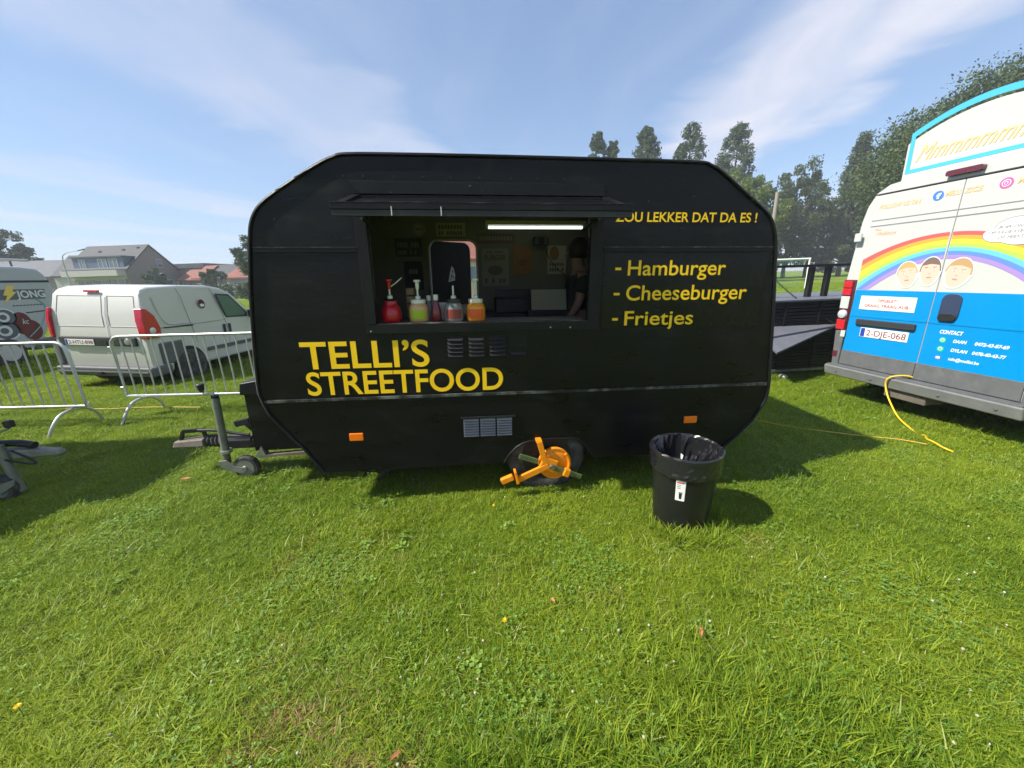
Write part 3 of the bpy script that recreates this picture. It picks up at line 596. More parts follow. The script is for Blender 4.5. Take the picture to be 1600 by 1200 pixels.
# hatch flap, hinged at its top edge and propped out
X0, X1 = -1.262, .342; hz, fz, fy = 2.128, 2.006, -.45
fl = MB().hexa([(X0 + .03, fy + .02, fz - .02), (X1 - .03, fy + .02, fz - .02), (X0 + .06, -.028, hz - .03), (X1 - .06, -.028, hz - .03), (X0 + .03, fy + .02, fz), (X1 - .03, fy + .02, fz), (X0 + .06, -.028, hz - .01), (X1 - .06, -.028, hz - .01)]).build('hatch_flap', M_black, van)
for x in (X0, X1 - .045):
    MB().hexa([(x, fy + .03, fz - .03), (x + .045, fy + .03, fz - .03), (x, -.03, hz - .03), (x + .045, -.03, hz - .03), (x, fy + .03, fz + .012), (x + .045, fy + .03, fz + .012), (x, -.03, hz + .008), (x + .045, -.03, hz + .008)]).build('side_rail', M_trim, fl, bevel=.003)
MB().bx(X0, X1, fy, fy + .028, fz - .020, fz + .014).build('front_rail', M_trim, fl, bevel=.003)
MB().bx(X0 + .006, X1, fy + .004, fy + .026, fz - .052, fz - .0205).build('front_lip', M_blackmetal, fl, bevel=.002)
MB().bx(X0, X1, fy - .0015, fy + .020, fz + .0142, fz + .0165).build('worn_edge', M_wornedge, fl)
for x in (-.955, -.70): MB().bx(x, x + .004, fy - .001, fy + .003, fz - .05, fz - .005).build('scratch', M_paper, fl)
for (a, b) in (((-1.215, -.26, 2.03), (-1.165, .06, 1.945)), ((.295, -.26, 2.03), (.205, .06, 1.945))):
    p, q = Vector(a), Vector(b); m_ = p.lerp(q, .45); st = MB().cyl(p, m_, .007, n=8).build('gas_strut', M_steel, van, smooth=40); MB().cyl(m_, q, .012, n=10).build('strut_cylinder', M_blackmetal, st, smooth=40); MB().box(tuple(p), (.05, .05, .04)).build('bracket', M_blackmetal, st)
MB().bx(-1.195, .235, .036, .34, 1.325, 1.345).build('counter', mat('counter_top', (0.16, 0.15, 0.13), .5, var=.2), van, bevel=.003)
MB().bx(-1.195, .235, -.019, .0355, 1.3452, 1.349).build('sill_edge', M_wornedge, van)
# lettering
mp0 = lambda off: (lambda a, b: (a, -off, b))
lettering("TELLI\u2019S", -1.722, -.868, 1.047, .187, M_yellow, van, mp0(.003), .016)
lettering('STREETFOOD', -1.712, -.356, .860, .165, M_yellow, van, mp0(.003), .016, space=1.0)
lettering('ZOU LEKKER DAT DA ES !', .405, 1.398, 1.992, .060, M_yellow, van, mp0(.003), .016)
for body, x1, zb, cap in (('Hamburger', 1.222, 1.648, .100), ('Cheeseburger', 1.405, 1.480, .102), ('Frietjes', 1.025, 1.306, .100)):
    lettering(body, .513, x1, zb, cap, M_yellow, van, mp0(.0055), .010); MB().bx(.424, .466, -.0062, -.0036, zb + .036, zb + .053).build('lettering', M_yellow, van)
# louvres
for ci_, (u0_, u1_) in enumerate(((-.742, -.626), (-.597, -.481), (-.453, -.333), (-.307, -.189))):
    MB().bx(u0_ - .006, u1_ + .006, -.004, 0, 1.098, 1.252).build('vent_plate', M_black, van)
    for r_ in range(5):
        z = 1.222 - r_ * .028
        if ci_ == 3 and r_ < 4: continue
        MB().add([(u0_, -.005, z + .024), (u1_, -.005, z + .024), (u1_ - .010, -.022, z + .003), (u0_ + .010, -.022, z + .003), (u0_ + .006, -.005, z), (u1_ - .006, -.005, z)], [(0, 1, 2, 3), (0, 3, 4), (1, 5, 2), (3, 2, 5, 4), (0, 4, 5, 1)]).build('louvre', M_blackmetal, van)
mesh_ = MB()
for i in range(9): mesh_.bx(-.305 + i * .0142, -.303 + i * .0142, -.007, -.0045, 1.138, 1.245)
for i in range(8): mesh_.bx(-.305, -.190, -.0095, -.0072, 1.140 + i * .0148, 1.142 + i * .0148)
mesh_.build('vent_mesh', M_blackmetal, van)
gr = MB().bx(-.668, -.278, -.006, 0, .492, .656).build('vent_grille', M_black, van)
M_slat = mat('grille_slat', (0.07, 0.075, 0.09), .4, var=.2)
for c_ in range(3):
    for r_ in range(7):
        x = -.655 + c_ * .123; MB().box((x + .058, -.012, .513 + r_ * .0205), (.112, .003, .017), (R(-28), 0, 0)).build('slat', M_slat, gr)
MB().bx(-.672, -.274, -.016, -.0062, .648, .660).build('grille_rim', M_blackmetal, gr)
for u0_, u1_, z0, z1 in ((-1.474, -1.376, .510, .568), (1.048, 1.152, .538, .594)):
    MB().bx(u0_, u1_, -.016, 0, z0, z1).build('reflector', M_amber, van, bevel=.006)
e = MB(); e.tube([(p[0], -.006, p[1] + .004) for p in arch], .008, 6); e.build('arch_trim', M_trim, van, smooth=60)
MB().plate([(-.40, .27), (-.40, .62), (.40, .62), (.40, .27)], [], .30, .31).build('wheel_arch_liner', M_dark, van)
# wheel under the arch
wc = (-.022, .12, .297)
ty = MB(); ty.lathe([(.19, -.075), (.205, -.09), (.25, -.095), (.285, -.088), (.305, -.068), (.310, -.03), (.310, .03), (.305, .068), (.285, .088), (.2, .09), (.19, .07)], 40, wc, 'y'); ty = ty.build('tyre', M_rubber, van, smooth=50)
MB().lathe([(.192, -.078), (.182, -.075), (.175, -.03), (.16, -.02), (.06, -.035), (.05, -.06), (0, -.06)], 32, wc, 'y').build('rim', M_blackmetal, ty, smooth=40)
MB().cyl((-.022, .2, .297), (-.022, D - .1, .297), .035).build('axle', M_dark, van)
ty2 = MB().lathe([(.19, -.075), (.25, -.095), (.305, -.068), (.310, .03), (.285, .088), (.19, .07)], 32, (-.022, D - .13, .297), 'y').build('tyre', M_rubber, van, smooth=50)
# steadies
for y in (.32, D - .3):
    for s_, u in ((1, -1.12), (-1, 1.0)):
        st = MB().bar((u, y, .27), (u - s_ * .28, y, .0 + .04 * (s_ > 0) - .03), .05, .02).build('steady_leg', M_blackmetal, van); MB().bar((u + s_ * .25, y, .27), (u - s_ * .1, y, .12), .035, .015).build('brace', M_rusty, st)
cb = MB(); cb.tube(catmull([(-1.5, .05, .262), (-1.4, .04, .235), (-1.2, .04, .232), (-1.05, .05, .262)], 6), .006, 6); cb.build('hanging_cable', M_dark, van)
# gas locker on the drawbar
gb = MB().hexa([(-2.36, .36, .30), (-1.98, .36, .30), (-2.36, 1.35, .30), (-1.98, 1.35, .30), (-2.36, .36, .80), (-1.98, .36, .80), (-2.36, 1.35, .80), (-1.98, 1.35, .80)]).build('gas_locker', M_black, van, bevel=.008)
MB().hexa([(-2.38, .34, .78), (-1.98, .34, .78), (-2.38, 1.37, .78), (-1.98, 1.37, .78), (-2.37, .35, .87), (-2.0, .35, .93), (-2.37, 1.36, .87), (-2.0, 1.36, .93)]).build('locker_lid', M_black, gb, bevel=.008)
db = MB().bar((-1.5, .42, .275), (-2.4, .62, .265), .05, .07).bar((-1.5, 1.2, .275), (-2.4, .86, .265), .05, .07).bx(-2.78, -2.35, .66, .82, .20, .27).build('drawbar', M_blackmetal, van)
MB().hexa([(-2.33, .345, .245), (-1.80, .345, .262), (-2.33, .40, .245), (-1.80, .40, .262), (-2.33, .345, .262), (-1.80, .345, .290), (-2.33, .40, .262), (-1.80, .40, .290)]).build('side_rail', M_rusty, db)
MB().prism([(-2.36, .25), (-2.30, .345), (-2.27, .24)], .345, .40).build('corner_plate', M_tubesteel, db)
MB().hexa([(-3.26, .70, .205), (-2.98, .68, .215), (-3.26, .80, .205), (-2.98, .82, .215), (-3.24, .71, .262), (-2.98, .69, .285), (-3.24, .79, .262), (-2.98, .81, .285)]).build('coupling_head', M_rusty, db, bevel=.012)
MB().bar((-3.20, .75, .262), (-3.17, .75, .345), .03, .02).bar((-3.17, .75, .345), (-3.0, .75, .352), .025, .03).bar((-3.0, .75, .35), (-2.99, .75, .28), .03, .02).build('coupling_handle', M_blackmetal, db)
MB().lathe([(.04, 0), (.055, .012), (.042, .028), (.058, .045), (.045, .062), (.06, .08), (.047, .098), (.062, .115), (.05, .13), (.06, .15), (.04, .165)], 20, (-2.995, .75, .248), 'x').build('bellows', M_rubber, db, smooth=60)
MB().cyl((-2.84, .75, .255), (-2.4, .75, .255), .035).build('overrun_tube', M_rusty, db, smooth=40)
MB().tube(catmull([(-3.02, .72, .362), (-2.85, .72, .352), (-2.72, .72, .32), (-2.6, .72, .30)], 5), .014, 8).build('handbrake_lever', M_blackplastic, db, smooth=50)
MB().box((-2.62, .70, .43), (.12, .05, .05), (0, R(-12), 0)).bar((-2.6, .7, .42), (-2.5, .72, .28), .03, .03).build('brake_release', M_blackmetal, db)
ht = MB()
for i in range(4): ht.tube(catmull([(-2.56 + .05 * i, .66, .28), (-2.48 + .04 * i, .62, .35 + .02 * i), (-2.38, .60, .33 - .02 * i), (-2.3, .58, .30)], 5), .012, 6)
ht.build('cable_bundle', M_dark, db, smooth=60)
jw = MB().tube([(-2.75, .60, .20), (-2.735, .60, .69)], .030, 18).build('jockey_tube', M_tubesteel, van, smooth=40)
MB().lathe([(.048, -.012), (.048, .012)], 18, (-2.744, .60, .205)).build('tube_clamp', M_steel, jw, smooth=30); MB().cyl((-2.735, .60, .69), (-2.735, .60, .715), .028).build('tube_cap', M_blackmetal, jw)
MB().tube([(-2.735, .60, .715), (-2.74, .60, .735), (-2.80, .58, .73), (-2.815, .58, .76)], .008, 8).build('crank_handle', M_steel, jw, smooth=50); MB().lathe([(.012, .75), (.02, .765), (.026, .80), (.03, .815), (.022, .822), (0, .822)], 12, (-2.815, .58, 0)).build('crank_knob', M_blackplastic, jw, smooth=40)
MB().cyl((-2.75, .60, .20), (-2.752, .60, .10), .028).build('inner_tube', M_rusty, jw, smooth=40)
MB().prism([(-2.80, .13), (-2.73, .135), (-2.68, .08), (-2.60, .055), (-2.585, .025), (-2.62, .005), (-2.71, .02), (-2.79, .07)], .555, .565).build('wheel_fork', M_tubesteel, jw, bevel=.004)
jt = MB().lathe([(.06, -.03), (.098, -.03), (.108, -.015), (.108, .015), (.098, .03), (.06, .03)], 28, (-2.60, .60, .045), 'y').build('jockey_wheel', M_rubber, van, smooth=50)
MB().lathe([(.075, -.032), (.066, -.026), (.05, -.018), (.025, -.03), (.018, -.045), (0, -.045)], 24, (-2.60, .60, .045), 'y').build('wheel_disc', M_tubesteel, jt, smooth=40)
# rear door standing ajar, with a small sticker
dm = Matrix.Translation((-1.01, D + .01, 0)) @ Euler((0, 0, R(33))).to_matrix().to_4x4()
dr = MB(); dr.plate(rrect(0, .505, .47, 2.03, .09), [], 0, .03); dr = dr.build('rear_door', M_blackmetal, van); dr.matrix_local = dm
mapd = lambda a, b: (a, -.003, b)
flat([(.20, 1.60), (.285, 1.615), (.292, 1.68), (.275, 1.75), (.25, 1.775), (.225, 1.70)], M_paper, dr, mapd, 'sticker')
for p in ([(.235, 1.65), (.255, 1.65), (.25, 1.70)], [(.26, 1.635), (.277, 1.64), (.27, 1.67)], [(.25, 1.71), (.268, 1.70), (.262, 1.74)], [(.222, 1.615), (.24, 1.62), (.232, 1.645)]): flat(p, M_ink, dr, lambda a, b: (a, -.0045, b), 'sticker_print')
e = MB(); e.tube([(p[0], D - .055, p[1]) for p in DOOR], .012, 6, closed=True); e.build('door_trim', M_frame, van, smooth=50)
# things inside: lamp, pictures, kitchen kit
def inside(name, x, y, z, label, cat, group=None, rz=0): return empty(name, (x, y, z), (0, 0, rz), label, cat, group, CW)
lf = inside('tube_lamp', .07, 1.30, 2.13, 'lit fluorescent tube under the caravan ceiling', 'lamp')
MB().bx(-.49, .49, -.05, .05, .0, .035).build('housing', mat('lamp_housing', (.6, .6, .58), .5), lf); MB().cyl((-.47, 0, -.02), (.47, 0, -.02), .013, n=12).build('tube', mat('lit_tube', (1, 1, 1), .5, emit=(.9, 1, .88), estr=1.0), lf)
for x in (-.48, .48): MB().box((x, 0, -.012), (.03, .035, .05)).build('end_cap', M_frame, lf)
YB = D - .052
def picture(x0, x1, z0, z1, base, label, cat='sign', th=.012, shape=None):
    r = inside('wall_sign', (x0 + x1) / 2, YB, (z0 + z1) / 2, label, cat); w, hh = (x1 - x0) / 2, (z1 - z0) / 2
    if shape == 'round': MB().lathe([(w, 0), (w, -th)], 28, (0, 0, 0), 'y').build('board', base, r)
    else: MB().bx(-w, w, -th, 0, -hh, hh).build('board', base, r)
    return r, w, hh, (lambda a, b: (a, -th - .002, b))
M_signblack = mat('sign_black', (.015, .015, .016), .6); M_signprint = mat('faded_print', (.22, .20, .17), .6); M_signbeige = mat('sign_beige', (.40, .37, .28), .6); M_signbrown = mat('sign_brown', (.12, .07, .05), .6); M_signorange = mat('sign_orange', (.26, .115, .03), .6); M_signgrey = mat('sign_grey', (.24, .23, .2), .6)
def scribble(r, mf, x0, x1, z, hh, m, n=7):
    w = (x1 - x0) / n
    for i in range(n):
        if random.random() < .12: continue
        a = x0 + i * w; flat([(a, z), (a + w * .72, z + random.uniform(-.1, .1) * hh), (a + w * .72, z + hh * random.uniform(.75, 1)), (a + w * .1, z + hh)], m, r, mf, 'print')
r, w, hh, mf = picture(-1.365, -1.085, 1.865, 2.05, M_signblack, 'black sign with two lines of pale print near the caravan nose'); scribble(r, mf, -w * .85, w * .8, .0, .055, M_signprint, 8); scribble(r, mf, -w * .85, w * .6, -.07, .045, M_signprint, 8)
r, w, hh, mf = picture(-1.29, -1.095, 1.52, 1.82, M_signblack, 'plain black board under the two-line black sign'); scribble(r, mf, -w * .5, w * .5, .02, .05, M_signgrey, 4)
r, w, hh, mf = picture(-1.165, -1.045, 2.075, 2.195, M_signbeige, 'round badge high on the caravan back wall', shape='round'); flat(disc(0, 0, w * .85, w * .85), M_signbrown, r, mf, 'ring'); flat(disc(0, 0, w * .75, w * .75), M_signbeige, r, lambda a, b: (a, -.0155, b), 'inner_disc'); scribble(r, lambda a, b: (a, -.017, b), -.035, .035, -.012, .03, M_signbrown, 4)
r, w, hh, mf = picture(-.93, -.625, 2.07, 2.20, M_signbeige, 'pale rectangular sign with dark print above the rear doorway'); scribble(r, mf, -w * .85, w * .85, .005, .045, M_signbrown, 8); scribble(r, mf, -w * .85, w * .85, -.055, .04, M_signbrown, 9)
r, w, hh, mf = picture(-.50, -.10, 2.0, 2.095, M_signbrown, 'long narrow dark banner sign below the tube lamp'); scribble(r, mf, -w * .9, w * .9, -.02, .045, M_signprint, 11)
r, w, hh, mf = picture(-.46, -.165, 1.555, 1.945, M_signgrey, 'grey vintage poster reading burger beside the rear doorway', 'poster'); lettering('BURGER', -w * .8, w * .8, .075, .055, M_signbrown, r, mf, .03); scribble(r, mf, -w * .6, w * .6, .15, .02, M_signbrown, 8); flat(disc(0, -.03, w * .55, .05), M_signbrown, r, mf, 'print'); scribble(r, mf, -w * .8, w * .8, -.16, .045, M_signbrown, 6)
r, w, hh, mf = picture(-.115, .085, 1.675, 1.965, M_signorange, 'small orange poster with a burger drawing', 'poster'); flat(disc(0, -.02, w * .42, .03, 16, 0, 180), M_signbrown, r, mf, 'print'); flat(disc(0, -.03, w * .45, .02, 16, 180, 360), M_signbrown, r, mf, 'print'); flat([(-w * .8, .03), (-w * .5, -.02), (-w * .4, -.01), (-w * .7, .04)], M_signbrown, r, mf, 'print'); flat([(w * .8, .03), (w * .5, -.02), (w * .4, -.01), (w * .7, .04)], M_signbrown, r, mf, 'print')
r, w, hh, mf = picture(.265, .47, 1.675, 1.975, M_signbeige, 'pale poster with an oval food drawing beside the cook', 'poster'); flat(disc(-.03, .07, .05, .07), M_signbrown, r, mf, 'print'); flat(disc(-.03, .07, .042, .062), M_signorange, r, lambda a, b: (a, -.0155, b), 'print'); scribble(r, mf, -w * .8, w * .8, -.06, .03, M_signbrown, 6); scribble(r, mf, -w * .8, w * .8, -.12, .04, M_signbrown, 6)
r = inside('wall_speaker', .175, YB - .06, 1.97, 'small black box hanging on the wall beside the orange poster', 'speaker'); MB().bx(-.08, .08, -.06, .058, 0, .085).build('case', M_blackplastic, r, bevel=.012); MB().lathe([(.035, -.061), (.03, -.064), (0, -.064)], 16, (0, 0, .042), 'y').build('cone', M_dark, r); MB().tube(catmull([(.05, .03, 0), (.10, .03, -.12), (.22, .03, -.26), (.36, .03, -.33)], 6), .004, 6).build('cord', M_dark, r)
r = inside('kitchen_counter', .0, 1.38, .40, 'dark kitchen worktop along the caravan back wall', 'counter'); MB().bx(-.42, 1.1, -.2, .28, 0, .86).build('cabinet', M_blackplastic, r); MB().bx(-.44, 1.12, -.23, .29, .86, .90).build('worktop', M_blackmetal, r)
r = inside('griddle', .28, 1.38, 1.301, 'black griddle standing on the kitchen worktop', 'griddle'); MB().bx(-.62, .1, -.18, .18, 0, .14).build('body', M_blackmetal, r, bevel=.01); MB().bx(-.6, .08, .14, .2, .1401, .22).build('splash_guard', M_blackmetal, r)
for x in (-.45, -.2): MB().lathe([(.02, 0), (.02, -.03), (0, -.03)], 12, (x, -.181, .07), 'y').build('knob', M_blackplastic, r)
r = inside('cutting_board', .16, 1.02, 1.345, 'pale cutting board leaning on the worktop edge', 'cutting board'); MB().box((0, .0, .09), (.34, .018, .20), (R(-18), 0, 0)).build('board', mat('board_plastic', (.42, .40, .26), .6, var=.1), r, bevel=.006); MB().bx(-.2, .2, -.06, .10, -.94, -.01).build('stand', M_blackplastic, r)

# sauce pots and bottles on the hatch counter
Mp = lambda n, c, r_=.3, **k: mat(n, c, r_, coat=.3, **k)
M_pump = Mp('pump_white', (.72, .71, .66)); M_sred = Mp('red_pot', (.48, .008, .014)); M_peach = Mp('peach_sauce', (.62, .36, .17)); M_mustard = Mp('orange_sauce', (.78, .30, .012)); M_jar = mat('clear_jar', (.45, .46, .46), .12, trans=.55); M_lime = Mp('lime_label', (.36, .48, .02)); M_ketch = Mp('ketchup', (.16, .012, .02), .15); M_label2 = Mp('red_label', (.8, .10, .02))
def pot(x, label, body, prof, lidm, pump=None, h_pump=.13, y=.12, label_m=None, cat='sauce pot'):
    r = inside('sauce_pot', x, y, 1.3455, label, cat, None); MB().lathe(prof, 28).build('pot', body, r, smooth=45); zt = prof[-1][1]
    if lidm: MB().lathe([(prof[-1][0] + .004, zt - .012), (prof[-1][0] + .004, zt + .012), (prof[-1][0] - .012, zt + .016), (.016, zt + .018), (.014, zt + .03), (0, zt + .03)], 24).build('lid', lidm, r, smooth=45)
    if label_m:
        R_ = prof[2][0] + .0012; lb = MB(); k = 14; A = [R(-140 + 100 * i / k) for i in range(k + 1)]
        lb.add([(R_ * math.cos(a), R_ * math.sin(a), z) for z in (.022, .085) for a in A], [(i, i + 1, i + k + 2, i + k + 1) for i in range(k)]); lb.build('label', label_m, r, smooth=60)
    if pump:
        pm, ph = pump; pp = MB().cyl((0, 0, zt + .02), (0, 0, zt + .02 + ph), .0065, n=10).build('pump_stem', M_pump, r, smooth=40); MB().lathe([(.018, zt + .016), (.018, zt + .034), (.008, zt + .04)], 16).build('pump_collar', M_pump, pp, smooth=40)
        if pm: MB().lathe([(.010, zt + ph - .035), (.013, zt + ph - .02), (.013, zt + ph + .012), (.024, zt + ph + .018), (.024, zt + ph + .03), (0, zt + ph + .032)], 16).build('pump_head', pm, pp, smooth=40)
    return r
P1 = [(.056, 0), (.066, .008), (.069, .03), (.069, .065), (.063, .095), (.05, .115), (.046, .12), (.046, .145)]
P2 = [(.056, 0), (.064, .006), (.066, .02), (.066, .09), (.060, .112), (.048, .125), (.047, .14)]
a = pot(-1.125, 'round red sauce pot with red-topped pump near the hatch post', M_sred, P1, None, (M_sred, .115)); MB().tube([(0, 0, .235), (.04, .01, .262), (.085, .02, .30)], .004, 6).build('spout', M_pump, a)
pot(-.935, 'jar of peach sauce with lime green label and white pump', M_peach, P2, M_pump, (M_pump, .115), label_m=M_lime)
pot(-.69, 'half-empty clear jar with black lid and white pump stem', M_jar, P2, M_blackplastic, (None, .085), label_m=Mp('maroon_label', (.22, .03, .03)))
pot(-.535, 'jar of orange sauce with red label and pale pump', M_mustard, P2, M_pump, (M_pump, .12), label_m=M_label2)
def bottle(x, y, label, m, s=1.0):
    r = inside('sauce_bottle', x, y, 1.3455, label, 'bottle'); MB().lathe([(.028 * s, 0), (.034 * s, .006), (.035 * s, .06), (.030 * s, .09), (.018 * s, .135 * s), (.014 * s, .15 * s)], 20).build('bottle', m, r, smooth=45); MB().lathe([(.017 * s, .148 * s), (.017 * s, .185 * s), (0, .187 * s)], 16).build('cap', M_pump, r, smooth=40)
bottle(-.812, .11, 'dark red ketchup bottle with white cap between two jars', M_ketch); bottle(-.872, .20, 'small dark sauce bottle behind the ketchup bottle', M_jar, .95); bottle(-.985, .24, 'clear sauce bottle behind the peach sauce jar', M_jar, .8)
r = inside('tissue_roll', -.61, .22, 1.3455, 'beige paper roll lying behind the orange sauce jar', 'paper roll'); MB().lathe([(.015, -.05), (.045, -.05), (.048, -.04), (.048, .04), (.045, .05), (.015, .05)], 20, (0, 0, .062), 'x').build('paper', mat('beige_paper', (.40, .36, .29), .8), r, smooth=40); MB().bx(-.03, .03, -.04, .04, 0, .015).build('core', M_blackplastic, r)
r = inside('white_tub', -.765, .26, 1.3455, 'small white plastic tub behind the clear jar', 'tub'); MB().lathe([(.04, 0), (.048, .1), (.052, .105), (.052, .115), (.046, .116), (.03, .02), (0, .02)], 20).build('tub', M_pump, r, smooth=40); MB().lathe([(.053, .116), (.053, .122), (0, .124)], 20).build('lid', M_pump, r, smooth=40)
r = inside('wooden_rack', -1.02, .34, 1.3455, 'narrow wooden rack of stacked boxes behind the sauce pots', 'rack')
for i in range(4): MB().bx(-.028, .028, -.03, .03, .002 + i * .058, .052 + i * .058).build('box', mat('light_wood', (.30, .19, .10), .7, var=.2), r, bevel=.004)

# cook inside the caravan
M_skin = mat('skin', (.34, .19, .13), .5); M_cloth = mat('black_cloth', (.012, .012, .013), .85); M_hair = mat('dark_hair', (.014, .011, .010), .6)
def skinned(name, joints, edges, m, parent, sub=2):
    me = bpy.data.meshes.new(name); me.from_pydata([j[:3] for j in joints], edges, []); me.update(); o = bpy.data.objects.new(name, me); col.objects.link(o); o.parent = parent
    k = o.modifiers.new('skin', 'SKIN')
    for i, j in enumerate(joints): me.skin_vertices[0].data[i].radius = (j[3], j[4] if len(j) > 4 else j[3])
    me.skin_vertices[0].data[0].use_root = True; k.use_smooth_shade = True; sb = o.modifiers.new('sub', 'SUBSURF'); sb.levels = sub; sb.render_levels = sub; me.materials.append(m); return o
pr = inside('person', .475, 1.06, .40, 'person in black t-shirt working at the counter inside the caravan', 'person', rz=R(0)); pr.scale = (.965,) * 3
J = [(0, 0, .86, .13, .11), (.0, 0, 1.02, .125, .1), (.0, 0, 1.18, .14, .11), (.0, 0, 1.30, .12, .09), (-.02, 0, 1.38, .052), (-.05, 0, 1.47, .078, .075), (-.05, 0, 1.56, .082, .08),
     (-.02, -.17, 1.29, .058), (-.06, -.20, 1.06, .046), (-.12, -.16, .93, .036), (-.17, -.11, .86, .027), (-.02, .17, 1.29, .058), (-.10, .20, 1.06, .046), (-.26, .16, 1.0, .036), (-.34, .12, 1.0, .027),
     (0, -.09, .78, .088), (.0, -.09, .44, .062), (.01, -.09, .08, .045), (-.10, -.09, .03, .035), (0, .09, .78, .088), (.0, .09, .44, .062), (.01, .09, .08, .045), (-.10, .09, .03, .035)]
E_ = [(0, 1), (1, 2), (2, 3), (3, 4), (4, 5), (5, 6), (3, 7), (7, 8), (8, 9), (9, 10), (3, 11), (11, 12), (12, 13), (13, 14), (0, 15), (15, 16), (16, 17), (17, 18), (0, 19), (19, 20), (20, 21), (21, 22)]
for hx, hy, hz_, dx, dz in ((-.17, -.11, .86, -.6, -.8), (-.34, .12, 1.0, -1, -.15)):       # palms with five fingers each
    root_i = 10 if hy < 0 else 14; b = len(J); J.append((hx + dx * .045, hy, hz_ + dz * .045, .022, .036)); E_.append((root_i, b))
    for f_, ln in ((-.028, .052), (-.010, .062), (.009, .060), (.027, .046)):
        c = len(J); J.append((hx + dx * .075, hy + f_, hz_ + dz * .075, .0095)); J.append((hx + dx * (.075 + ln * .6), hy + f_, hz_ + dz * (.075 + ln * .6) - .012, .0085)); J.append((hx + dx * (.07 + ln * .9), hy + f_, hz_ + dz * (.07 + ln * .9) - .034, .0075)); E_ += [(b, c), (c, c + 1), (c + 1, c + 2)]
    c = len(J); J.append((hx + dx * .03, hy - .042, hz_ + dz * .03 + .012, .011)); J.append((hx + dx * .065, hy - .052, hz_ + dz * .06, .009)); E_ += [(b, c), (c, c + 1)]
skinned('body', J, E_, M_skin, pr)
skinned('t_shirt', [(0, 0, .84, .155, .13), (0, 0, 1.02, .148, .12), (0, 0, 1.18, .162, .13), (0, 0, 1.315, .125, .095), (-.02, -.175, 1.285, .072), (-.05, -.20, 1.12, .062), (-.02, .175, 1.285, .072), (-.07, .20, 1.12, .062)], [(0, 1), (1, 2), (2, 3), (3, 4), (4, 5), (3, 6), (6, 7)], M_cloth, pr)
skinned('trousers', [(0, 0, .86, .15, .125), (0, -.09, .78, .10), (0, -.09, .44, .075), (.01, -.09, .1, .06), (0, .09, .78, .10), (0, .09, .44, .075), (.01, .09, .1, .06)], [(0, 1), (1, 2), (2, 3), (0, 4), (4, 5), (5, 6)], M_cloth, pr)
hr = MB(); hr.lathe([(.085, -.09), (.098, -.03), (.098, .03), (.085, .07), (.05, .10), (0, .108)], 20, (-.035, 0, 1.555)); hr.build('hair', M_hair, pr, smooth=80)
MB().tube([(-.125, 0, 1.53), (-.148, 0, 1.50), (-.13, 0, 1.485)], [.010, .014, .010], 8).build('nose', M_skin, pr, smooth=80)
for s_ in (-1, 1):
    MB().lathe([(.011, 0), (.008, -.004), (0, -.005)], 10, (-.122, s_ * .032, 1.53), 'x').build('eye', M_ink, pr, smooth=60); MB().lathe([(.02, -.006), (.024, 0), (.014, .008), (0, .008)], 10, (-.045, s_ * .082, 1.51), 'y').build('ear', M_skin, pr, smooth=60)
MB().bx(-.131, -.124, -.022, .022, 1.452, 1.458).build('mouth', mat('lips', (.25, .09, .08), .5), pr)

# ================================================================== WHEEL CLAMP
wk = empty('wheel_clamp', (0, 0, 0), (0, 0, 0), 'orange wheel clamp with green bar locked on the caravan wheel', 'wheel clamp', base=CW)
MB().lathe([(.125, -.004), (.125, -.028), (.115, -.034), (.05, -.040), (0, -.040)], 40, (.030, .0, .262), 'y').build('disc', M_orange, wk, smooth=35)
M_bolt = mat('lock_bolt', (.25, .2, .14), .4, metal=.7)
def flatbar(p0, p1, y, w, t, m, name, par, bev=.004): return MB().bar((p0[0], y, p0[1]), (p1[0], y, p1[1]), t, w, (0, 0, 1)).build(name, m, par, bevel=bev)
arm = flatbar((-.095, .462), (-.045, .275), -.062, .042, .02, M_orange, 'upper_arm', wk); MB().bx(-.118, -.076, -.068, .10, .452, .468).build('hook', M_orange, arm)
flatbar((-.02, .262), (-.265, .150), -.060, .046, .026, M_orange, 'lower_arm', wk)
MB().prism([(-.29, .235), (-.268, .130), (-.245, .140), (-.272, .235)], -.10, -.03).build('arm_elbow', M_orange, wk, bevel=.004)
MB().hexa([(-.375, -.085, .125), (-.285, -.085, .162), (-.375, -.045, .125), (-.285, -.045, .162), (-.395, -.085, .168), (-.303, -.085, .206), (-.395, -.045, .168), (-.303, -.045, .206)]).build('claw', M_orange, wk, bevel=.008)
MB().box((-.02, -.055, .27), (.12, .03, .10), (0, R(25), 0)).build('centre_block', M_orange, wk, bevel=.006)
flatbar((-.245, .345), (-.10, .290), -.047, .042, .012, M_green, 'green_bar', wk); gb_ = flatbar((.0, .252), (.235, .155), -.072, .042, .012, M_green, 'green_bar', wk)
for i in range(6): t = .18 + .12 * i; MB().lathe([(.005, 0), (0, -.001)], 8, (-.245 + .145 * t, -.0535, .345 - .055 * t), 'y').build('bar_hole', M_ink, wk)
MB().box((.115, -.08, .205), (.045, .04, .062), (0, R(22), 0)).build('bar_guide', M_orange, wk, bevel=.005); MB().tube([(p[0], -.044, p[1]) for p in disc(.03, .262, .112, .112, 10, -20, 45)], .012, 8).build('rim_lip', M_orange, wk, smooth=50)
for a_ in (35, 100, 200, 290): MB().lathe([(.007, -.030), (.006, -.036), (0, -.037)], 8, (.030 + .095 * math.cos(R(a_)), 0, .262 + .095 * math.sin(R(a_))), 'y').build('rivet', M_bolt, wk)
MB().plate(disc(.03, .262, .128, .128, 40), [disc(.03, .262, .116, .116, 40)], -.040, -.030).build('disc_rim', M_orange, wk, bevel=.003)
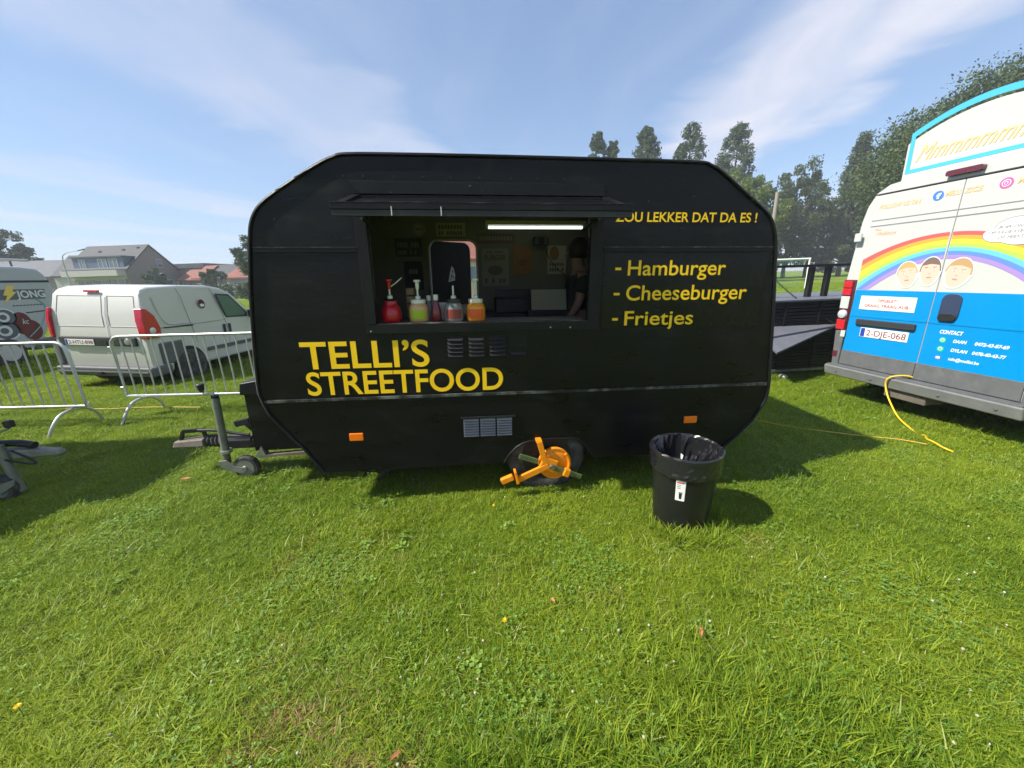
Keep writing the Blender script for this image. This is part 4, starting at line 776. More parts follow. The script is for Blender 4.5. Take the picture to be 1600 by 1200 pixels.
MB().lathe([(.022, -.07), (.022, -.085), (.016, -.09), (.010, -.088), (0, -.088)], 20, (.002, 0, .255), 'y').build('lock', M_bolt, wk, smooth=40)

# ================================================================== RUBBISH BIN
bn_ = empty('rubbish_bin', (1.135, 2.255, 0), (0, 0, R(12)), 'round black plastic rubbish bin with white sticker on the grass', 'bin')
MB().lathe([(.185, .0), (.192, .02), (.232, .535), (.243, .54), (.243, .56), (.225, .56), (.182, .03), (0, .03)], 48).build('tub', M_binplastic, bn_, smooth=40)
lw = lambda a, b: ((.196 + .0775 * b) * math.sin(R(a - 27) ) , -(.196 + .0775 * b) * math.cos(R(a - 27)), b)
st = MB(); k = 6; st.add([lw(-22 + 16 * i / k, z) for z in (.27, .42) for i in range(k + 1)], [(i, i + 1, i + k + 2, i + k + 1) for i in range(k)]); st = st.build('sticker', M_paper, bn_, fix=False)
lw2 = lambda a, b: ((.1972 + .0775 * b) * math.sin(R(a - 27)), -(.1972 + .0775 * b) * math.cos(R(a - 27)), b)
flat([(-20.5, .398), (-9, .398), (-9, .408), (-20.5, .408)], M_redprint, st, lw2, 'print'); flat([(-15.5, .285), (-11.5, .285), (-10.8, .328), (-16.2, .328)], M_ink, st, lw2, 'pictogram'); flat([(-16.8, .330), (-10.2, .330), (-10.2, .335), (-16.8, .335)], M_ink, st, lw2, 'pictogram')
for z in (.385, .372, .36): flat([(-20, z), (-14, z), (-14, z + .005), (-20, z + .005)], M_signprint, st, lw2, 'print')
lb = MB(); n = 84; rings = []; rnd = random.Random(4); ph = [rnd.uniform(0, 6.28) for _ in range(12)]
wav = lambda t, q: sum(math.sin(k_ * t + ph[k_] + q * 2.3) / k_ ** .7 for k_ in (2, 3, 5, 7, 11)) * .4
for (rr, zz, am, jit) in ((.240, .425, .014, .004), (.246, .445, .010, .005), (.243, .47, .008, .004), (.248, .495, .006, .004), (.246, .52, .006, .003), (.253, .545, .004, .003), (.252, .566, .004, .002), (.242, .574, .004, .002), (.228, .566, .012, .007), (.218, .53, .02, .012), (.21, .48, .03, .016), (.20, .42, .036, .018), (.185, .36, .04, .02), (.165, .30, .045, .02), (.13, .25, .04, .02), (.09, .22, .03, .02), (.04, .21, .01, .01)):
    rg = []
    for j in range(n):
        t = 2 * math.pi * j / n; rad = min(rr + am * wav(t, zz * 9) + rnd.uniform(-jit, jit), .268 if zz > .4 else .2); rg.append((rad * math.cos(t), rad * math.sin(t), zz + am * .9 * wav(t + 1, zz * 9) + rnd.uniform(-jit, jit)))
    rings.append(rg)
lb.add([v for rg in rings for v in rg], [f_ for i in range(len(rings) - 1) for j in range(n) for f_ in ((i * n + j, i * n + (j + 1) % n, (i + 1) * n + (j + 1) % n), (i * n + j, (i + 1) * n + (j + 1) % n, (i + 1) * n + j))] + [tuple((len(rings) - 1) * n + j for j in range(n))])
lo = lb.build('bin_liner', M_liner, None, smooth=26); lo.location = (1.125, 2.25, 0); lo.scale = (.89, .89, .97); tag(lo, 'crumpled shiny black plastic bag lining the rubbish bin', 'bin bag')
bn_.scale = (.89, .89, .97); bn_.location = (1.125, 2.25, 0)

# ================================================================== ICE CREAM VAN
iv = empty('ice_cream_van', (4.282, 4.702, 0), (0, 0, R(-81.65)), 'white and blue ice cream van with a rainbow on its rear doors', 'van')
def sym(pts, c=.75): return pts + [(2 * c - x, z) for x, z in reversed(pts)]
prof = sym([(-.08, .34), (-.16, .42), (-.205, .9), (-.225, 1.48), (-.175, 2.16), (-.14, 2.32), (-.07, 2.45), (.05, 2.52), (.4, 2.56)])
b = MB(); n = len(prof); secs = ((.035, 1), (.10, 1.0), (3.9, 1.0), (4.4, .97), (4.9, .60), (5.45, .42)); vs = []
for d, k in secs: vs += [(.75 + (x - .75) * (1 if k > .9 else .94), d, .34 + (z - .34) * k) for x, z in prof]
b.add(vs, [(i * n + j, i * n + (j + 1) % n, (i + 1) * n + (j + 1) % n, (i + 1) * n + j) for i in range(len(secs) - 1) for j in range(n)] + [tuple(range(n)), tuple((len(secs) - 1) * n + j for j in range(n))])
b.build('body', M_icewhite, iv, smooth=35)
im = lambda off: (lambda a, c: (a, -off, c))
doors = []
for (x0, x1, xt0, xt1) in ((-.075, .748, -.035, .748), (.752, 1.575, .752, 1.535)):
    d = MB().hexa([(x0, .0, .44), (x1, .0, .44), (x0, .034, .44), (x1, .034, .44), (xt0, .0, 2.42), (xt1, .0, 2.42), (xt0, .034, 2.42), (xt1, .034, 2.42)]).build('door', M_icewhite, iv, bevel=.008); doors.append(d)
    q = lambda z: (x0 + (xt0 - x0) * (z - .44) / 1.98 + .003, x1 + (xt1 - x1) * (z - .44) / 1.98 - .003)
    def sheet(z0, z1, y, m, nm):
        a0, a1 = q(z0); c0, c1 = q(z1); return MB().hexa([(a0, -y, z0), (a1, -y, z0), (a0, -.0005, z0), (a1, -.0005, z0), (c0, -y, z1), (c1, -y, z1), (c0, -.0005, z1), (c1, -.0005, z1)]).build(nm, m, d)
    sheet(.624, 1.372, .003, M_blue, 'blue_wrap'); sheet(.45, .620, .012, M_greyplastic, 'lower_trim')
    sheet(2.148, 2.156, .003, M_greyseam, 'press_line'); sheet(2.085, 2.095, .003, M_greyseam, 'press_line')
    sheet(1.055, 1.075, .008, M_blue, 'press_ridge')
MB().bx(-.05, 1.55, -.004, .034, 2.425, 2.437).build('door_gap', M_seam, iv)
# lower corner pillars, lamps, bumper
for sgn in (0, 1):
    X = (lambda x: x) if sgn == 0 else (lambda x: 1.5 - x)
    pl = MB().prism([(X(-.165), .43), (X(-.08), .43), (X(-.08), .86), (X(-.195), .86)], -.02, .06).build('corner_trim', M_greyplastic, iv, bevel=.012)
    MB().prism([(X(-.165), .53), (X(-.11), .53), (X(-.11), .60), (X(-.168), .60)], -.026, -.0205).build('reflector', M_darkred, pl)
    MB().prism([(X(-.115), .79), (X(-.06), .79), (X(-.06), .87), (X(-.115), .87)], -.026, -.0205).build('marker', M_icewhite, pl)
    tl = MB().prism([(X(-.208), .865), (X(-.085), .865), (X(-.088), 1.49), (X(-.215), 1.49)], -.012, .06).build('tail_light', M_darkred, iv, bevel=.01)
    for z0, z1, m_ in ((.88, 1.0, M_red), (1.14, 1.29, M_clear), (1.305, 1.385, M_red), (1.395, 1.475, M_red)): MB().prism([(X(-.198), z0), (X(-.095), z0), (X(-.095), z1), (X(-.203), z1)], -.022, -.0125).build('lens', m_, tl, bevel=.006)
    MB().lathe([(.055, -.0125), (.05, -.03), (.03, -.038), (0, -.040)], 20, (X(-.148), 0, 1.07), 'y').build('round_lens', M_clear, tl, smooth=40)
    MB().bx(X(-.145) - .04, X(-.145) + .04, -.03, .0, 1.93, 2.03).build('hinge', M_icewhite, iv, bevel=.012)
bp = MB().hexa([(-.165, -.10, .30), (1.665, -.10, .30), (-.165, .08, .30), (1.665, .08, .30), (-.165, -.13, .425), (1.665, -.13, .425), (-.165, .08, .425), (1.665, .08, .425)]).build('bumper', M_greybumper, iv, bevel=.018)
MB().bx(-.15, 1.65, -.11, .03, .4255, .438).build('step_tread', M_greyplastic, bp)
for x in (.0, .42, 1.07, 1.5): MB().lathe([(.014, 0), (.014, -.004), (.009, -.005), (0, -.005)], 16, (x, -.117, .365), 'y').build('parking_sensor', M_greyplastic, bp)
MB().bx(.55, .95, -.06, .5, .20, .30).build('tow_bar', M_rusty, iv, bevel=.01)
for y in (.95, 4.35):
    for x in (-.16, 1.66):
        t_ = MB().lathe([(.2, -.1), (.30, -.11), (.335, -.08), (.335, .08), (.30, .11), (.2, .1)], 32, (x, y, .335), 'x').build('wheel', M_rubber, iv, smooth=50); s_ = -1 if x < 0 else 1
        MB().lathe([(.2, .07 * s_), (.17, .05 * s_), (.06, .09 * s_), (0, .09 * s_)], 24, (x, y, .335), 'x').build('rim', M_rim, t_, smooth=40)
MB().bx(-.1, 1.6, .3, 5.2, .25, .36).build('underbody', M_dark, iv)
# plate, lamp bar, notice, handle
dl, dr_ = doors
MB().bx(.04, .665, -.03, -.0035, .955, 1.03).build('plate_lamp_bar', M_seam, dl, bevel=.012)
def numberplate(par, x0, x1, z0, z1, y, text, w_eu=.055):
    p = MB().bx(x0, x1, y - .006, y, z0, z1).build('number_plate', M_plate, par, bevel=.002); f = lambda a, c: (a, y - .0075, c)
    flat([(x0 + .008, z0 + .006), (x0 + w_eu, z0 + .006), (x0 + w_eu, z1 - .006), (x0 + .008, z1 - .006)], M_plateblue, p, f, 'country_band'); h_ = z1 - z0
    lettering(text, x0 + w_eu + .02, x1 - .02, z0 + h_ * .2, h_ * .6, M_maroon, p, f, .004); return p
numberplate(dl, .105, .615, .822, .932, -.0035, '2-DJE-068')
pp = MB().bx(.03, .61, -.008, -.0035, 1.145, 1.305).build('notice', M_paper, dl, bevel=.004); lettering('OPGELET!', .225, .43, 1.240, .032, M_redprint, pp, im(.0105), .01); lettering('GRAAG TRAAG AUB', .09, .55, 1.178, .034, M_redprint, pp, im(.0105), .01)
hd_ = MB().plate(rrect(.825, .985, 1.085, 1.355, .06), [], -.016, -.0035).build('door_handle', mat('blue_grey_handle', (.035, .05, .10), .4), dr_, bevel=.006); MB().plate(rrect(.835, .975, 1.09, 1.16, .03), [], -.03, -.0165).build('handle_grip', M_blackplastic, hd_, bevel=.006)
M_wtext = mat('white_vinyl', (.8, .8, .8), .5); M_otext = mat('pale_orange_vinyl', (.92, .54, .26), .5); M_wa = mat('green_icon', (.05, .55, .25), .4); M_fb = mat('blue_icon', (.06, .20, .62), .4); M_pink = mat('pink_icon', (.78, .12, .38), .4)
g3 = im(.0045)
lettering('CONTACT', .875, 1.06, .962, .038, M_wtext, dr_, g3, .03, .2)
for z, nm, num in ((.885, 'DAAN', '0472-43-87-69'), (.795, 'DYLAN', '0478-40-43-77')):
    ic = flat(disc(.915, z + .014, .028, .028), M_wa, dr_, g3, 'phone_icon'); flat(disc(.915, z + .016, .017, .016), M_wtext, ic, im(.006), 'icon_mark'); flat(disc(.915, z + .015, .011, .010), M_wa, ic, im(.0072), 'icon_mark')
    lettering(nm, 1.0, 1.0 + .026 * len(nm), z, .032, M_wtext, dr_, g3, .03, .2); lettering(num, 1.165, 1.40, z, .032, M_wtext, dr_, g3, .03, .2)
ic = flat(disc(.915, .718, .028, .028), M_fb, dr_, g3, 'mail_icon'); flat([(.898, .708), (.932, .708), (.932, .73), (.898, .73)], M_wtext, ic, im(.006), 'icon_mark'); lettering('info@mellizi.be', 1.0, 1.235, .706, .030, M_wtext, dr_, g3, .02, .2)
# rainbow, heads and speech cloud on the white upper doors (vinyl, cut at the door gap)
zo = lambda s_: 1.95 - .36 * (s_ - .75) ** 2
zi = lambda s_: 1.695 - .66 * (s_ - .78) ** 2
cols_ = ((.80, .11, .11), (.92, .36, .06), (.93, .72, .06), (.42, .62, .10), (.14, .50, .78), (.13, .24, .66), (.36, .24, .62))
for k_, c in enumerate(cols_):
    m_ = mat('rainbow_%d' % k_, c, .45); t0, t1 = k_ / 7, (k_ + 1) / 7
    for par, (s0, s1) in ((dl, (-.048, .738)), (dr_, (.762, 1.548))):
        mb = MB(); N_ = 28; vs = []; ok = []
        for i in range(N_ + 1):
            s_ = s0 + (s1 - s0) * i / N_; a, c_ = zo(s_), zi(s_); z1 = a + (c_ - a) * t0; z0 = a + (c_ - a) * t1; z1, z0 = max(1.378, z1), max(1.378, z0); vs += [(s_, -.0025, z0), (s_, -.0025, z1)]
        mb.add(vs, [(2 * i, 2 * i + 2, 2 * i + 3, 2 * i + 1) for i in range(N_) if vs[2 * i + 1][2] - vs[2 * i][2] + vs[2 * i + 3][2] - vs[2 * i + 2][2] > 1e-4]); mb.build('rainbow_band', m_, par, fix=False)
M_face = mat('print_skin', (.86, .50, .40), .5); M_glow = mat('print_glow', (.62, .78, .80), .5); M_line = mat('print_line', (.35, .22, .22), .5); M_lip = mat('print_lip', (.62, .20, .24), .5)
def head(par, cx, cz, tilt, hair, w=.088, h_=.135):
    w, h_ = w * 1.12, h_ * 1.06
    c_, s_ = math.cos(R(tilt)), math.sin(R(tilt)); T = lambda off: (lambda a, b_: (cx + a * c_ - b_ * s_, -off, cz + a * s_ + b_ * c_))
    shape = lambda k, e_: [(x * k * (1 - .16 * (z < 0) * (-z / h_)), z * e_) for x, z in disc(0, 0, w, h_, 26)]
    o_ = flat(shape(1.14, 1.10), M_glow, par, T(.0034), 'printed_head'); flat([(x, z) for x, z in shape(1.06, 1.03) if z > -.03] , hair, o_, T(.0042), 'print_hair')
    flat([(x * .93, min(z, .075 - .2 * abs(x)) if z > 0 else z) for x, z in shape(1, 1)], M_face, o_, T(.005), 'print_face')
    for sx in (-1, 1):
        flat(disc(sx * .034, .018, .015, .0055, 12), M_paper, o_, T(.0058), 'print_eye'); flat(disc(sx * .034, .018, .006, .0058, 10), M_line, o_, T(.0064), 'print_pupil'); flat([(sx * .018, .037), (sx * .052, .039), (sx * .050, .046), (sx * .020, .043)], hair, o_, T(.0058), 'print_brow')
    flat(disc(0, -.060, .024, .007, 14), M_lip, o_, T(.0058), 'print_mouth'); flat([(-.011, -.026), (.011, -.026), (.009, -.020), (-.009, -.020)], M_line, o_, T(.0058), 'print_nose')
head(dl, .455, 1.545, 10, mat('print_blond', (.55, .36, .16), .5), .084, .125); head(dl, .655, 1.575, 2, mat('print_brown', (.20, .13, .11), .5), .078, .13); head(dr_, .885, 1.555, -10, mat('print_light_brown', (.48, .30, .15), .5), .092, .13)
cp = [(1.0, 1.86), (.99, 1.90), (1.02, 1.935), (1.06, 1.94), (1.08, 1.985), (1.14, 2.02), (1.22, 2.03), (1.30, 2.02), (1.36, 1.98), (1.38, 1.94), (1.43, 1.92), (1.44, 1.87), (1.40, 1.84), (1.34, 1.83), (1.29, 1.79), (1.20, 1.79), (1.13, 1.815), (1.05, 1.825)]
cc = catmull(cp, 4, True); cm = (sum(p[0] for p in cc) / len(cc), sum(p[1] for p in cc) / len(cc))
cl_ = flat(cc, mat('cloud_outline', (.20, .21, .28), .5), dr_, im(.0045), 'speech_cloud'); flat([(cm[0] + (p[0] - cm[0]) * .972, cm[1] + (p[1] - cm[1]) * .95) for p in cc], M_paper, cl_, im(.006), 'cloud_fill')
M_gtext = mat('grey_vinyl', (.16, .17, .22), .5)
for t_, x0, x1, z in (('BOEK ONS VOOR', 1.09, 1.36, 1.938), ('OP JULLIE EVENEMENT', 1.03, 1.40, 1.895), ('OF FEESTJES', 1.10, 1.32, 1.85)): lettering(t_, x0, x1, z, .022, M_gtext, cl_, im(.0072), .01, .3)
lettering('FOLLOW US ON', .015, .42, 2.268, .045, M_otext, dl, im(.003), .02, .25)
ic = flat(disc(.56, 2.31, .045, .045), M_fb, dl, im(.003), 'round_icon'); lettering('f', .545, .585, 2.28, .052, M_wtext, ic, im(.0045), .04)
lettering('MELLI', .62, .738, 2.292, .045, M_otext, dl, im(.003), .02, .25); lettering('ZICE', .762, .90, 2.292, .045, M_otext, dr_, im(.003), .02, .25)
ic = flat(disc(1.05, 2.32, .045, .045), M_pink, dr_, im(.003), 'round_icon'); flat(disc(1.05, 2.32, .03, .03), M_wtext, ic, im(.0042), 'icon_mark'); flat(disc(1.05, 2.32, .024, .024), M_pink, ic, im(.0054), 'icon_mark'); flat(disc(1.05, 2.32, .014, .014), M_wtext, ic, im(.0066), 'icon_mark'); flat(disc(1.05, 2.32, .009, .009), M_pink, ic, im(.0078), 'icon_mark')
lettering('MELLIZICE', 1.12, 1.42, 2.300, .045, M_otext, dr_, im(.003), .02, .25)
lettering('The', .02, .09, 2.035, .025, M_otext, dl, im(.003), -.004, .5); lettering('Mellizice', .04, .25, 1.985, .04, M_otext, dl, im(.003), -.004, .5)
bl = MB().plate(rrect(.58, .86, 2.475, 2.525, .02), [], -.012, .045).build('brake_light', M_darkred, iv, bevel=.005)
# arched sign board on the roof
arc = [(.10, 2.50)] + [(s_, 2.905 + .175 * (1 - ((s_ - .75) / .66) ** 2)) for s_ in np.linspace(.09, 1.41, 25)] + [(1.40, 2.50)]
sb = MB().prism(arc, .10, .26).build('roof_sign', M_icewhite, iv, bevel=.006)
def ring(k0, k1, y, m, nm):
    f = lambda k: [(.75 + (p[0] - .75) * (1 - k / .66), 2.625 + (p[1] - 2.5) * (1 - (k) / .40) * .985 if i not in (0, len(arc) - 1) else 2.585 + k * .9) for i, p in enumerate(arc)]
    if k1 is None: return flat(f(k0), m, sb, lambda a, b_: (a, y, b_), nm)
    A, B_ = f(k0), f(k1); n_ = len(A); mb = MB(); mb.add([(p[0], y, p[1]) for p in A] + [(p[0], y, p[1]) for p in B_], [(i, (i + 1) % n_, (i + 1) % n_ + n_, i + n_) for i in range(n_)]); return mb.build(nm, m, sb, fix=False)
ring(.022, .062, .0975, mat('sign_blue', (.07, .44, .80), .4), 'blue_border')
lettering('Mmmmmmmmm', .20, 1.32, 2.705, .150, mat('sign_orange_text', (.95, .56, .25), .5), sb, lambda a, b_: (a, .0965, b_), .0, .6)
# yellow power cable out of the van, and the cord across the grass
W2 = iv.matrix_world
cabp = [W2 @ Vector(p) for p in ((.752, -.004, .46), (.72, -.05, .475), (.66, -.12, .46), (.62, -.150, .42))] + [Vector(p) for p in ((4.225, 4.07, .34), (4.20, 3.98, .22), (4.14, 3.78, .08), (4.07, 3.57, .035), (4.05, 3.47, .012), (4.04, 3.40, .03), (3.955, 3.30, .04), (3.93, 3.22, .045), (3.89, 3.10, .045), (3.92, 3.05, .03))]
M_cable = mat('yellow_cable', (.80, .50, .02), .45)
o = MB().tube(catmull([tuple(p) for p in cabp], 6), .0085, 8).build('power_cable', M_cable, smooth=60); tag(o, 'thick yellow power cable hanging from the ice cream van to the grass', 'cable')
o = MB().tube(catmull([(2.3, 4.3, .04), (2.62, 3.96, .045), (2.96, 3.68, .04), (3.42, 3.41, .045), (3.68, 3.32, .04), (3.85, 3.2, .035)], 8), .005, 6).build('extension_lead', mat('thin_yellow', (.62, .40, .05), .6)); tag(o, 'thin yellow cord across the caravan shadow on the grass', 'cord')
o = MB().tube(catmull([(-8.4, 5.45, .04), (-7.55, 5.32, .045), (-5.86, 5.05, .05), (-5.17, 5.07, .045), (-4.3, 5.0, .04)], 8), .006, 6).build('extension_lead', MATS['thin_yellow']); tag(o, 'thin yellow cord lying on the grass under the barriers', 'cord')

# ================================================================== SMALL WHITE VAN
wv = empty('panel_van', (-7.86, 6.5, 0.0), (0, R(2.2), R(-5)), 'small white panel van with plain rear doors and red tail lights', 'van')
W_ = 1.77
side_p = [(0.06, .28), (.02, .42), (.0, .85), (.03, 1.3), (.10, 1.62), (.17, 1.70), (.30, 1.745), (.9, 1.76), (1.5, 1.735), (1.78, 1.68), (2.0, 1.56), (2.30, 1.24), (2.48, 1.06), (3.1, .95), (3.45, .80), (3.55, .5), (3.5, .28)]
b = MB(); n = len(side_p); xs = ((.02, .10), (.0, .03), (.0, 0), (W_, 0), (W_, .03), (W_ - .02, .10)); vs = []
def vx(sx, z): t = max(0, (z - .95) / .8); return sx + (1 if sx < W_ / 2 else -1) * (.075 * t ** 1.6 + .05 * max(0, (z - 1.6) / .16))
for sx, ins in ((.02, .0), (W_ - .02, .0)): vs += [(vx(sx, z), y, z) for y, z in side_p]
b.add(vs, [(i, (i + 1) % n, (i + 1) % n + n, i + n) for i in range(n)] + [tuple(range(n)), tuple(range(n, 2 * n))]); bo = b.build('body', M_white, wv, bevel=.05, seg=4)
def wr_(a, z): # point on the rear face, 6 mm proud
    t = [p for p in side_p[:6]]; y = np.interp(z, [p[1] for p in t], [p[0] for p in t]); return (a, y - .004, z)
def wrp(poly, m, nm, off=.0, par=None): return flat(poly, m, par or wv, lambda a, z: (wr_(a, z)[0], wr_(a, z)[1] - off, z), nm)
def strip_r(p0, p1, w, m, nm, off=.003):
    k = 10; A = [(p0[0] + (p1[0] - p0[0]) * i / k, p0[1] + (p1[1] - p0[1]) * i / k) for i in range(k + 1)]; d = Vector((p1[0] - p0[0], p1[1] - p0[1])).normalized(); nx, nz = -d.y * w / 2, d.x * w / 2
    mb = MB(); mb.add([(wr_(a + s_ * nx, z + s_ * nz)[0], wr_(a + s_ * nx, z + s_ * nz)[1] - off, z + s_ * nz) for a, z in A for s_ in (-1, 1)], [(2 * i, 2 * i + 2, 2 * i + 3, 2 * i + 1) for i in range(k)]); return mb.build(nm, m, wv, fix=False)
strip_r((1.06, .36), (1.08, 1.70), .010, M_greyseam, 'door_gap')
# pressed panels in the upper doors: thin raised frames
M_whitelow = mat('white_recess', (.71, .70, .65), .35, coat=.4)
for a0, a1, c0, c1 in ((.14, 1.00, .20, 1.00), (1.11, 1.62, 1.11, 1.58)):
    pts = [(a0, 1.10), (a1, 1.10), (c1, 1.60), (c0, 1.60)]; mb = MB(); k = 6
    for i in range(4):
        p, q = pts[i], pts[(i + 1) % 4]; mb.tube([(wr_(p[0] + (q[0] - p[0]) * j / k, 0)[0], wr_(0, p[1] + (q[1] - p[1]) * j / k)[1], p[1] + (q[1] - p[1]) * j / k) for j in range(k + 1)], .0035, 6)
    mb.build('door_pressing', M_white, wv, smooth=60)
pb = MB(); pb.bx(.14, 1.56, -.035, .03, .775, .925); pb = pb.build('handle_bar', M_seam, wv, bevel=.02)
numberplate(pb, .27, .80, .785, .885, -.036, '2-HTU-898', .045)
MB().lathe([(.055, -.036), (.05, -.05), (.03, -.055), (0, -.055)], 24, (1.42, 0, .855), 'y').build('round_badge', M_steel, pb, smooth=40)
MB().bx(.83, 1.03, -.043, -.0355, .79, .87).build('door_handle', M_blackplastic, pb)
MB().bx(.72, .98, .075, .12, 1.655, 1.69).build('brake_light', M_red, wv, bevel=.008)
bm_ = MB().hexa([(-.02, -.07, .25), (W_ + .02, -.07, .25), (-.02, .3, .25), (W_ + .02, .3, .25), (-.02, -.09, .42), (W_ + .02, -.09, .42), (-.02, .3, .42), (W_ + .02, .3, .42)]).build('bumper', M_greyplastic, wv, bevel=.04, seg=3)
MB().bx(.05, W_ - .05, -.105, -.085, .33, .35).build('bumper_strip', M_greybumper, bm_); MB().bx(.82, .90, -.14, -.06, .30, .34).build('tow_eye', M_blackmetal, bm_)
MB().bx(-.02, .10, -.02, .35, .425, .80).build('corner_trim', M_greyplastic, wv, bevel=.03); MB().bx(W_ - .10, W_ + .012, .16, .62, .425, .80).build('corner_trim', M_greyplastic, wv, bevel=.03)
# tail lights wrap round the corner
def lamp(x, s_):
    pts = [(-.015, .90), (-.02, 1.20), (.02, 1.40), (.10, 1.39), (.20, 1.27), (.25, 1.06), (.23, .90)]; xo = lambda z: vx(0 if s_ < 0 else W_, z) + s_ * .012
    mb = MB(); n_ = len(pts); mb.add([(xo(z), y, z) for y, z in pts] + [(xo(z) - s_ * (.13 if s_ > 0 else .07), y - (.012 if y < .03 else 0), z) for y, z in pts], [tuple(range(n_)), tuple(range(2 * n_ - 1, n_ - 1, -1))] + [(i, (i + 1) % n_, (i + 1) % n_ + n_, i + n_) for i in range(n_)]); t_ = mb.build('tail_light', M_red, wv, bevel=.012)
    MB().lathe([(.055, 0), (.045, .006 * s_), (0, .010 * s_)], 18, (xo(1.03) + .0008 * s_, .10, 1.03), 'x').build('reverse_lens', M_clear, t_, smooth=40)
lamp(W_, 1); lamp(0, -1)
SX = lambda off=.003: (lambda y, z: (vx(W_ - .02, z) + off, y, z))
def side_poly(pts, m, nm, off=.004, par=None):
    dense = []
    for i in range(len(pts)):
        p, q = pts[i], pts[(i + 1) % len(pts)]; dense += [(p[0] + (q[0] - p[0]) * t, p[1] + (q[1] - p[1]) * t) for t in (0, .33, .66)]
    return flat(dense, m, par or wv, SX(off), nm)
def side_line(pts, w, m, nm):
    mb = MB(); mb.tube([SX(.0)(*p) for p in catmull(pts, 5)], w, 6); return mb.build(nm, m, wv, smooth=60)
for pts_ in ([(.80, 1.71), (.84, 1.2), (.92, .70)], [(1.50, 1.68), (1.60, 1.25), (1.66, .95), (1.67, .5)], [(.24, 1.05), (1.66, 1.05)]): side_line(pts_, .004, M_greyseam, 'panel_gap')
side_line([(.33, 1.05), (.9, 1.03)], .010, M_seam, 'door_rail')
side_line([(.28, 1.58), (.32, 1.25), (.45, 1.10), (.85, 1.09)], .010, M_white, 'side_pressing')
gl = side_poly([(1.56, 1.58), (1.90, 1.55), (2.28, 1.14), (2.26, 1.06), (1.68, 1.09)], M_seam, 'window_surround', .006); side_poly([(1.60, 1.55), (1.88, 1.52), (2.22, 1.15), (2.20, 1.10), (1.70, 1.12)], mat('side_glass', (.12, .20, .13), .06, spec=.8), 'window', .009, gl)
for y in (1.585, 1.72): side_poly([(y - .035, .79), (y + .035, .79), (y + .04, .96), (y - .03, .97)], M_seam, 'door_handle', .012)
MB().bx(W_ - .01, W_ + .012, 1.08, 2.4, .50, .57).build('side_moulding', M_greyplastic, wv, bevel=.01)
lg = flat(disc(1.20, 1.40, .07, .085), M_darkred, wv, SX(.006), 'round_logo'); flat(disc(1.20, 1.375, .05, .03), M_paper, lg, SX(.0075), 'logo_mark')
MB().bx(W_ - .01, W_ + .16, 2.28, 2.36, 1.04, 1.22).build('wing_mirror', M_blackplastic, wv, bevel=.02)
ws = MB(); ws.add([(.16, 2.02, 1.56), (W_ - .16, 2.02, 1.56), (W_ - .1, 2.47, 1.075), (.1, 2.47, 1.075)], [(0, 1, 2, 3)]); ws = ws.build('windscreen', M_glass, wv); ws.location = (0, .006, .012)
for y in (.68, 2.85):
    ax_ = disc(y, .30, .34, .37, 18, 0, 180); mb = MB(); mb.prism(ax_, W_ - .04, W_ - .012, 'x'); mb.build('wheel_arch', M_dark, wv)
    for x, s_ in ((W_ - .055, 1), (.055, -1)):
        t_ = MB().lathe([(.19, -.09), (.27, -.095), (.305, -.07), (.305, .07), (.27, .095), (.19, .09)], 32, (x, y, .30), 'x').build('tyre', M_rubber, wv, smooth=50)
        rm = MB().lathe([(.195, .085 * s_), (.18, .07 * s_), (.17, .03 * s_), (0, .03 * s_)], 28, (x, y, .30), 'x').build('rim', M_blackmetal, t_, smooth=40)
        sp_ = MB()
        for i in range(5): a_ = R(72 * i + 20); sp_.hexa([(x + .03 * s_, y + .03 * math.cos(a_ + q) * 1.2, .30 + .03 * math.sin(a_ + q) * 1.2) if k_ == 0 else (x + .085 * s_ if k_ == 1 else x + .03 * s_, 0, 0) for k_, q in ()] or [Vector((x + dx * s_, y, .30)) + Vector((0, math.cos(a_), math.sin(a_))) * rr + Vector((0, -math.sin(a_), math.cos(a_))) * w2 for dx in (.035, .088) for rr in (.02, .185) for w2 in (-.032, .032)])
        sp_.build('spokes', M_rim, t_)

# ================================================================== VAN WITH CHERRY GRAPHICS
jv = empty('delivery_van', (-11.5, 10.0, 0), (0, 0, 0), 'tall white delivery van with lightning bolt and cherry graphics', 'van')
jp = [(-5.2, .35), (-.75, .35), (-.55, .62), (-.30, 1.0), (-.05, 1.55), (-.08, 1.84), (-.14, 2.05), (-.26, 2.20), (-.6, 2.24), (-4.9, 2.26), (-5.2, 2.15)]
mb = MB(); mb.prism(jp, -2.0, 0, 'x'); mb.build('body', mat('shaded_white_paint', (.40, .43, .46), .35, coat=.3), jv, bevel=.07, seg=3)  # white paint darkened to blue-grey: the side's shade is put into the colour
jm = lambda off: (lambda y, z: (off, y, z)); Y = lambda y: y - 10.0
MB().bx(-.03, .006, -4.8, -.12, 1.875, 1.925).build('roof_line', M_seam, jv)
M_band = mat('graphite_band', (.10, .115, .14), .4); bd = flat([(-4.4, 1.51), (-.32, 1.49), (-.27, 1.72), (-4.4, 1.745)], M_band, jv, jm(.005), 'dark_band')
M_silver = mat('silver_vinyl', (.62, .65, .68), .35); lettering('JONG', Y(9.14), Y(9.70), 1.525, .17, M_silver, bd, jm(.008), .03); lettering('DE', Y(8.52), Y(8.82), 1.525, .17, M_silver, bd, jm(.008), .03)
flat([(Y(9.02), 1.81), (Y(9.16), 1.80), (Y(9.09), 1.68), (Y(9.16), 1.665), (Y(8.86), 1.40), (Y(8.97), 1.59), (Y(8.90), 1.60)], mat('bolt_yellow', (.75, .55, .12), .4), bd, jm(.010), 'lightning_bolt')
M_cherry = mat('cherry_red', (.13, .022, .03), .4); M_stem = mat('teal_stem', (.16, .36, .36), .4)
